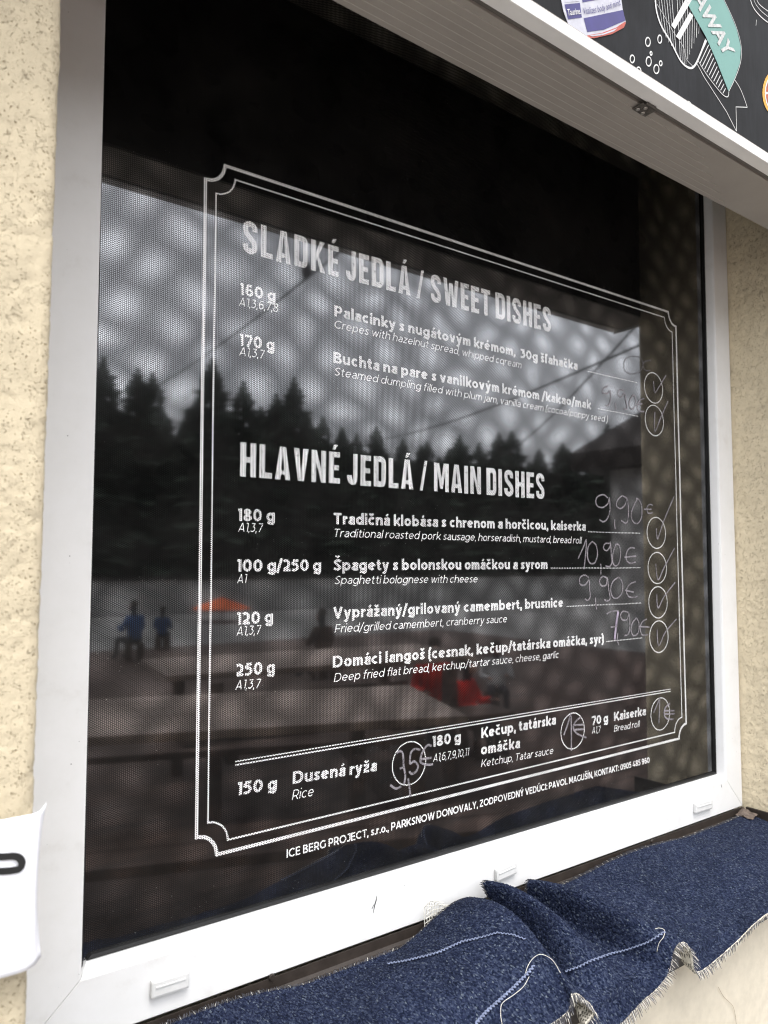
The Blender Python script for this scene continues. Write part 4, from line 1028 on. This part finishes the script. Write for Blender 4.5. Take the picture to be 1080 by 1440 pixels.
#ENV
# ================================================================ WHAT THE WINDOW MIRRORS: ground, terrace, people, chalet, spruces
GZ = -1.15
def mir(px, py, dist):
    """a point of the yard that the pane mirrors at photo pixel (px, py), dist metres along the mirrored ray"""
    d = ray(px, py).normalized(); return CP + Vector((0, 0, 0)) + Vector((d.x, 0, d.z)) * dist + Vector((0, -CP.y * 2 - d.y * dist - 0.0, 0)) + Vector((0, 2 * CP.y, 0)) * 0 + Vector((0, 2 * CP.y + 1.7, 0)) * 0
def mir(px, py, dist):
    d = ray(px, py).normalized(); v = Vector((CP.x, -CP.y, CP.z)); dd = Vector((d.x, -d.y, d.z)); return v + dd * dist
def groundmat():
    t = NT('pale_gravel_yard'); p = t.pos(); n = t.noise(p, .35, 6, .6); n2 = t.noise(p, 30, 5, .7)
    c = t.ramp(t.math('ADD', t.math('MULTIPLY', n, .6), t.math('MULTIPLY', n2, .4)), [(.35, (.20, .195, .185)), (.65, (.40, .39, .375))])
    return t.done(t.pbr(c, .95).outputs[0])
M['ground'] = groundmat()
def planks():
    t = NT('weathered_brown_planks'); p = t.pos(); mp = t.n('ShaderNodeMapping'); mp.inputs['Scale'].default_value = (.6, 9, 9); t.l(p, mp.inputs[0])
    n = t.noise(mp.outputs[0], 3, 6, .6)
    return t.done(t.pbr(t.ramp(n, [(.3, (.035, .021, .016)), (.7, (.14, .082, .06))]), .7).outputs[0])
M['plank'] = planks()
M['needles'] = simple('dark_spruce_needles', (.055, .078, .055), .8, .6, 1.5)
M['bark'] = simple('spruce_bark', (.07, .05, .035), .9, .3, 12)
M['hillmat'] = simple('dark_forest_slope', (.055, .07, .05), .95, .5, .25)
M['pale_wall'] = simple('pale_painted_boards', (.55, .54, .52), .8, .1, 3)
M['roof'] = simple('dark_roof_boards', (.04, .032, .028), .8, .25, 4)
M['pane2'] = simple('house_window_glass', (.05, .06, .07), .08)
M['red'] = simple('red_jacket_cloth', (.72, .02, .012), .7, .12, 12)
M['blue'] = simple('blue_jacket_cloth', (.035, .085, .22), .7, .12, 12)
M['white'] = simple('white_jacket_cloth', (.62, .62, .62), .7, .1, 12)
M['skin'] = simple('skin', (.45, .26, .19), .5, .05, 20)
M['hair'] = simple('brown_hair', (.04, .025, .015), .6, .2, 60)
M['trousers'] = simple('dark_trousers', (.03, .03, .04), .8, .2, 20)
M['tabletop'] = simple('brown_grey_tabletop', (.30, .235, .20), .55, .1, 6)
M['orangec'] = simple('orange_canvas', (.75, .16, .05), .8, .1, 6)
M['cablem'] = simple('black_cable', (.02, .02, .02), .6)
M['steel'] = simple('grey_post_metal', (.25, .25, .25), .5)

def plane(name, x0, x1, y0, y1, z, mat, nx=1, ny=1, hf=None):
    V = []; F = []
    for j in range(ny + 1):
        for i in range(nx + 1):
            x = x0 + (x1 - x0) * i / nx; y = y0 + (y1 - y0) * j / ny; V.append((x, y, z + (hf(x, y) if hf else 0)))
    for j in range(ny):
        for i in range(nx): a = j * (nx + 1) + i; F.append((a, a + 1, a + nx + 2, a + nx + 1))
    return mesh_obj(name, V, F, mat)
def hill(x, y):
    d = math.hypot(x, y); t_ = max(0, d - 48) / 60; front = 1 if y < 0 else 0
    return -.02 + (min(1, t_) ** 1.3 * 9.5 * (1 + .25 * math.sin(x * .05)) if front else 0) 
tag(plane('ground', -180, 180, -180, 180, GZ, M['ground'], 72, 72, lambda x, y: 0 if math.hypot(x, y) < 50 else hill(x, y)), kind='structure')
tag(plane('hill', -170, 170, -175, -62, GZ + .4, M['hillmat'], 60, 30, lambda x, y: hill(x, y) + 1.0 * noise.noise(Vector((x * .07, y * .07, 0))) - .6 * (1 if y > -64 else 0)), kind='structure')
# timber terrace: boards laid side by side, joints open
bm = bmesh.new()
for k in range(62):
    y = -1.9 - .145 * k; add_box(bm, (-2.5, y - .069, GZ + .10), (9.5, y + .069, GZ + .135))
add_box(bm, (-2.5, -10.9, GZ + .01), (9.5, -1.8, GZ + .095))
tag(bm_obj('terrace', bm, M['plank']), kind='structure')
DZ = GZ + .135

# spruces
def spruce_mesh(seed, h, r):
    rd = random.Random(seed); V = []; F = []
    lay = 34
    for i in range(lay):
        t_ = i / (lay - 1); z = h * (.08 + .90 * t_); rr = r * (1 - t_) ** .85 * rd.uniform(.8, 1.15) + .10
        nb = int(11 - 5 * t_); ph = rd.random() * 6
        for k in range(nb):
            a = ph + 2 * math.pi * k / nb + rd.uniform(-.25, .25); l_ = rr * rd.uniform(.65, 1.15)
            if rd.random() < .08: continue
            c, s = math.cos(a), math.sin(a); dr = l_ * rd.uniform(.25, .5); wd = l_ * .26 + .06
            b = len(V)
            V += [(0, 0, z), (c * l_ * .5 - s * wd, s * l_ * .5 + c * wd, z - dr * .35 - .12), (c * l_, s * l_, z - dr), (c * l_ * .5 + s * wd, s * l_ * .5 - c * wd, z - dr * .35 - .12), (c * l_ * .55, s * l_ * .55, z - dr * .3 + .10), (c * l_ * .6, s * l_ * .6, z - dr * .6 - .45)]
            F += [(b, b + 1, b + 4), (b + 1, b + 2, b + 4), (b + 2, b + 3, b + 4), (b + 3, b, b + 4), (b, b + 5, b + 2), (b + 1, b + 5, b + 3)]
    return V, F
protos = []
for s_, h, r in ((1, 17, 2.5), (2, 14.5, 2.3), (3, 19, 2.6), (4, 12, 2.2)):
    V, F = spruce_mesh(s_, h, r)
    tr = thing('spruce_tree', 'tall dark spruce mirrored in the treeline behind the yard', 'tree', (0, 0, 0), 'spruces of the mirrored treeline')
    mesh_obj('crown', V, F, M['needles'], tr)
    V = []; F = []; tube(V, F, [(0, 0, -.5), (0, 0, h * .5), (0, 0, h * .98)], [.22, .14, .03], 7); mesh_obj('trunk', V, F, M['bark'], tr)
    protos.append(tr)
rd = random.Random(11); used = set(); spots = []
for k in range(225):
    az = -8 + 88 * (k % 75) / 74 + .4 * (k // 75) + rd.uniform(-.6, .6); dist = rd.uniform(50, 60) if k < 75 else rd.uniform(60, 76)
    spots.append((az, dist, rd.randrange(4), rd.uniform(.70, .84) + .12 * (az < 30), rd.random() * 6))
for az, dist, hgt in ((22.5, 50, .98), (14, 52, .86), (17, 51, .92), (27.5, 52, .84)): spots.append((az, dist, 2, hgt, 1))
for az, dist, pi_, sc, rz in spots:
    P0_ = protos[pi_]
    if pi_ in used:
        c_ = P0_.copy(); COL.objects.link(c_)
        for ch in list(P0_.children): g_ = ch.copy(); COL.objects.link(g_); g_.parent = c_
    else: c_ = P0_; used.add(pi_)
    x = math.sin(R(az)) * dist; y = -math.cos(R(az)) * dist
    c_.location = (x, y, GZ + hill(x, y) - .1); fl = 1.0 if az < 27 else max(.86, 1 - (az - 27) * .007); c_.scale = (sc * 2.3, sc * 2.3, sc * rd.uniform(.78, .86) * fl); c_.rotation_euler = (0, 0, rz)

# people
def skin_mesh(name, chains, mat, parent, lv=2):
    V = []; E = []; RR = []
    idx = {}
    for ch in chains:
        prev = None
        for (p_, r) in ch:
            key = tuple(round(c, 4) for c in p_)
            if key not in idx: idx[key] = len(V); V.append(p_); RR.append(r)
            i = idx[key]
            if prev is not None: E.append((prev, i))
            prev = i
    me = bpy.data.meshes.new(name); me.from_pydata(V, E, []); o = bpy.data.objects.new(name, me); COL.objects.link(o); o.parent = parent
    md = o.modifiers.new('skin', 'SKIN'); 
    for i, sv in enumerate(me.skin_vertices[0].data): sv.radius = (RR[i] if isinstance(RR[i], tuple) else (RR[i], RR[i])); sv.use_root = (i == 0)
    md.use_smooth_shade = True
    s = o.modifiers.new('sub', 'SUBSURF'); s.levels = lv; s.render_levels = lv
    me.materials.append(mat); return o
def person(label, loc, rz, top, seated=True, seed=0, sc=1.0):
    rd = random.Random(seed)
    t = thing('person', label, 'person', loc, None); t.rotation_euler = (0, 0, rz); t.scale = (sc, sc, sc)
    ph = .47 if seated else .92
    pel = (0, 0, ph); che = (0, .03, ph + .34); nec = (0, .04, ph + .52); hd = (0, .07, ph + .66); hd2 = (0, .08, ph + .76)
    leg = []
    arms = []; sle = []
    for s in (-1, 1):
        hip = (s * .10, .02, ph - .03)
        if seated: kn = (s * .13, .44, ph + .01); an = (s * .13, .46, .09); toe = (s * .14, .62, .04)
        else: kn = (s * .11, .04, .50); an = (s * .12, 0, .09); toe = (s * .13, .16, .04)
        leg.append([(pel, (.15, .12)), (hip, .10), (kn, .062), (an, .042), (toe, .038)])
        sh = (s * .19, .02, ph + .46); el_ = (s * .26, .10 + .03 * s, ph + .20); wr = (s * .17, .34, ph + .24 + .03 * s) if seated else (s * .25, .16, ph - .02)
        hn = (wr[0] * .9, wr[1] + .08, wr[2] + .01) if seated else (wr[0], wr[1] + .02, wr[2] - .09)
        arms.append([(che, (.15, .11)), (sh, .055), (el_, .04), (wr, .028), (hn, .038)])
        sle.append([(che, (.19, .15)), (sh, .085), (el_, .062), (wr, .052)])
    skin_mesh('body', [[(pel, (.15, .12)), (che, (.15, .11)), (nec, .055), (hd, .085), (hd2, .088)]] + leg + arms, M['trousers'], t)
    skin_mesh('jacket', [[((0, 0, ph - .04), (.19, .16)), ((0, .01, ph + .15), (.175, .14)), (che, (.19, .15)), ((0, .03, ph + .50), (.10, .09))]] + sle, top, t)
    skin_mesh('face', [[((0, .055, ph + .60), .07), ((0, .105, ph + .67), (.083, .085)), ((0, .10, ph + .76), .085)], [((0, .105, ph + .67), (.083, .085)), ((0, .195, ph + .665), .018)]], M['skin'], t)
    skin_mesh('hair', [[((0, .02, ph + .70), .085), ((0, .05, ph + .80), .098), ((0, .10, ph + .845), .07)]], M['hair'], t, 1)
    for s in (-1, 1):
        a_ = arms[0 if s < 0 else 1]; wr, hn = a_[3][0], a_[4][0]; d = (Vector(hn) - Vector(wr)).normalized()
        chn = [[(wr, .024), (hn, (.034, .018))]]
        for k in range(4):
            sp = Vector((1, 0, 0)) * (.016 * (k - 1.5)); tip = Vector(hn) + sp * 1.3 + d * (.065 - .006 * abs(k - 1.4)) + Vector((0, 0, -.02))
            chn.append([(hn, (.034, .018)), (tuple(Vector(hn) + sp + d * .03), .010), (tuple(tip), .008)])
        chn.append([(wr, .024), (tuple(Vector(wr) + Vector((-s * .035, 0, 0)) + d * .035), .011), (tuple(Vector(wr) + Vector((-s * .045, 0, -.01)) + d * .06), .009)])
        skin_mesh('hand', chn, M['skin'], t, 1)
    return t
def bench_table(label, loc, rz):
    t = thing('picnic_table', label, 'table', loc, 'picnic tables on the mirrored terrace'); t.rotation_euler = (0, 0, rz)
    def bx(nm, lo, hi, mat):
        bm = bmesh.new(); add_box(bm, lo, hi, .006); me = bpy.data.meshes.new(nm); bm.to_mesh(me); bm.free(); me.materials.append(mat); o = bpy.data.objects.new(nm, me); COL.objects.link(o); o.parent = t
    for k in range(5): bx('table_board', (-1.0, -.38 + .153 * k, .72), (1.0, -.38 + .153 * k + .145, .755), M['tabletop'])
    for s in (-1, 1):
        for k in range(2): bx('seat_board', (-1.0, s * .66 - .14 + .145 * k, .43), (1.0, s * .66 - .14 + .145 * k + .137, .465), M['plank'])
        bx('leg_frame', (s * .75 - .03, -.80, .36), (s * .75 + .03, .80, .428), M['plank'])
        for q in (-1, 1): bx('leg', (s * .75 - .035, q * .45 - .04, 0), (s * .75 + .035, q * .45 + .04, .715), M['plank'])
    return t
def at_ground(px, py, z=DZ):
    """terrace point mirrored at that pixel"""
    d = ray(px, py); v = Vector((CP.x, -CP.y, CP.z)); dd = Vector((d.x, -d.y, d.z)); k = (z - v.z) / dd.z; p_ = v + dd * k; return p_
a = at_ground(290, 1000, DZ + .75); bench_table('brown picnic table mirrored at the lower left of the window', (a.x, a.y, DZ), R(20))
c_ = at_ground(440, 925, DZ + .75); bench_table('picnic table mirrored in the middle of the window, farther back', (c_.x, c_.y, DZ), R(8))
def seat_at(label, px, py, rz, top, seed, zz=.74, sc=1.0):
    p_ = at_ground(px, py, DZ + zz * sc); person(label, (p_.x, p_.y, DZ), rz, top, True, seed, sc)
    st = thing('stool', 'low wooden stool under the ' + label.split(' at the mirrored')[0].split(' mirrored in')[0].replace(', sitting leftmost', ', leftmost'), 'stool', (p_.x, p_.y, DZ))
    box('stool_seat', (p_.x - .17 * sc, p_.y - .17 * sc, DZ + .36 * sc), (p_.x + .17 * sc, p_.y + .17 * sc, DZ + .395 * sc), M['plank'], st)
    for a_ in (-1, 1):
        for b2 in (-1, 1): box('leg', (p_.x + a_ * .13 * sc - .02, p_.y + b2 * .13 * sc - .02, DZ), (p_.x + a_ * .13 * sc + .02, p_.y + b2 * .13 * sc + .02, DZ + .358 * sc), M['plank'], st)
seat_at('person in a blue jacket, sitting leftmost at the mirrored tables', 190, 882, R(160), M['blue'], 1, sc=.62)
seat_at('person in a blue jacket, second from the left at the mirrored tables', 228, 880, R(-150), M['blue'], 2, sc=.5)
seat_at('child in a red jacket, left one of two', 610, 960, R(30), M['red'], 3, sc=.6)
seat_at('child in a red jacket, right one of two', 652, 982, R(-20), M['red'], 4, sc=.52)
seat_at('child in a white jacket, right of the children in red', 698, 945, R(40), M['white'], 5, sc=.5)
seat_at('person in a brown top, mirrored in the middle of the window', 455, 900, R(170), M['plank'], 6, sc=.62)

# low pale wall and rail at the end of the yard
lwall = thing('low_wall', 'low pale wall with dark coping mirrored along the far side of the yard', 'wall', (8, -20, GZ))
bm = bmesh.new(); add_box(bm, (-6, -20.2, GZ), (30, -19.9, GZ + .95)); bm_obj('wall_body', bm, M['pale_wall'], lwall)
bm = bmesh.new(); add_box(bm, (-6.1, -20.3, GZ + .952), (30.1, -19.8, GZ + 1.02)); bm_obj('coping', bm, M['roof'], lwall)
# orange parasol far off
op = mir(312, 852, 19.0)
par = thing('parasol', 'small orange parasol mirrored just right of the border line', 'parasol', (op.x, op.y, GZ))
V = []; F = []; V.append((op.x, op.y, op.z + .22))
for k in range(8): V.append((op.x + .75 * math.cos(k * math.pi / 4), op.y + .75 * math.sin(k * math.pi / 4), op.z - .06))
for k in range(8): F.append((0, 1 + k, 1 + (k + 1) % 8))
o = mesh_obj('canopy', V, F, M['orangec'], par); s_ = o.modifiers.new('s', 'SOLIDIFY'); s_.thickness = .01
V = []; F = []; tube(V, F, [(op.x, op.y, GZ), (op.x, op.y, op.z + .2)], .02, 8); mesh_obj('pole', V, F, M['steel'], par)
# wooden chalet on the right with a dark overhanging roof
ch = thing('chalet', 'pale boarded chalet with dark overhanging roof mirrored at the right of the window', 'house', (10.6, -7.4, GZ))
C0 = Vector((10.6, -7.4, 0)); CR = R(-8)
def cbox(nm, lo, hi, mat):
    bm = bmesh.new(); add_box(bm, lo, hi)
    for v in bm.verts: v.co = Matrix.Rotation(CR, 3, 'Z') @ v.co + C0
    return bm_obj(nm, bm, mat, ch)
cbox('wall', (0, 0, GZ), (5, 4.2, 2.0), M['pale_wall'])
cbox('eave', (-.5, -.5, 2.002), (5.5, 4.7, 2.3), M['roof'])
cbox('window', (1.2, -.03, .1), (2.5, -.002, 1.2), M['pane2'])
cbox('window', (-.03, 1.2, .1), (-.002, 2.5, 1.2), M['pane2'])
cbox('door', (3.2, -.03, GZ + .1), (4.1, -.002, .95), M['plank'])
V = [(-.5, -.5, 2.302), (5.5, -.5, 2.302), (5.5, 4.7, 2.302), (-.5, 4.7, 2.302), (2.5, -.5, 3.6), (2.5, 4.7, 3.6)]
V = [Matrix.Rotation(CR, 3, 'Z') @ Vector(v) + C0 for v in V]
mesh_obj('roof', V, [(0, 3, 5, 4), (1, 4, 5, 2), (0, 4, 1), (3, 2, 5), (0, 1, 2, 3)], M['roof'], ch)
# overhead cables
def cable(label, pa, da, pb_, db):
    a = mir(*pa, da); b = mir(*pb_, db); V = []; F = []
    d = b - a; a = a - d * .25; b = b + d * .1
    P = [a.lerp(b, k / 24) + Vector((0, 0, -.35 * math.sin(math.pi * k / 24))) for k in range(25)]
    tube(V, F, P, .02, 6); return tag(mesh_obj('power_cable', V, F, M['cablem']), label, 'cable', 'overhead cables mirrored in the sky')
cable('long black overhead cable mirrored left of the first heading', (180, 555), 24, (480, 345), 12)
cable('black overhead cable mirrored above the second heading', (520, 612), 24, (850, 500), 13)
cable('black overhead cable mirrored lowest, beside the price circles', (700, 635), 24, (870, 478), 13)
hp2 = mir(431, 381, 13)
for k in (0,):
    bm = bmesh.new(); bmesh.ops.create_uvsphere(bm, u_segments=12, v_segments=8, radius=.11)
    for v in bm.verts: v.co = Vector((v.co.x * .8, v.co.y * .8, v.co.z * 1.4)) + hp2
    tag(bm_obj('cable_clamp', bm, M['cablem']), 'dark clamp hanging on the overhead cable under the first heading', 'clamp')
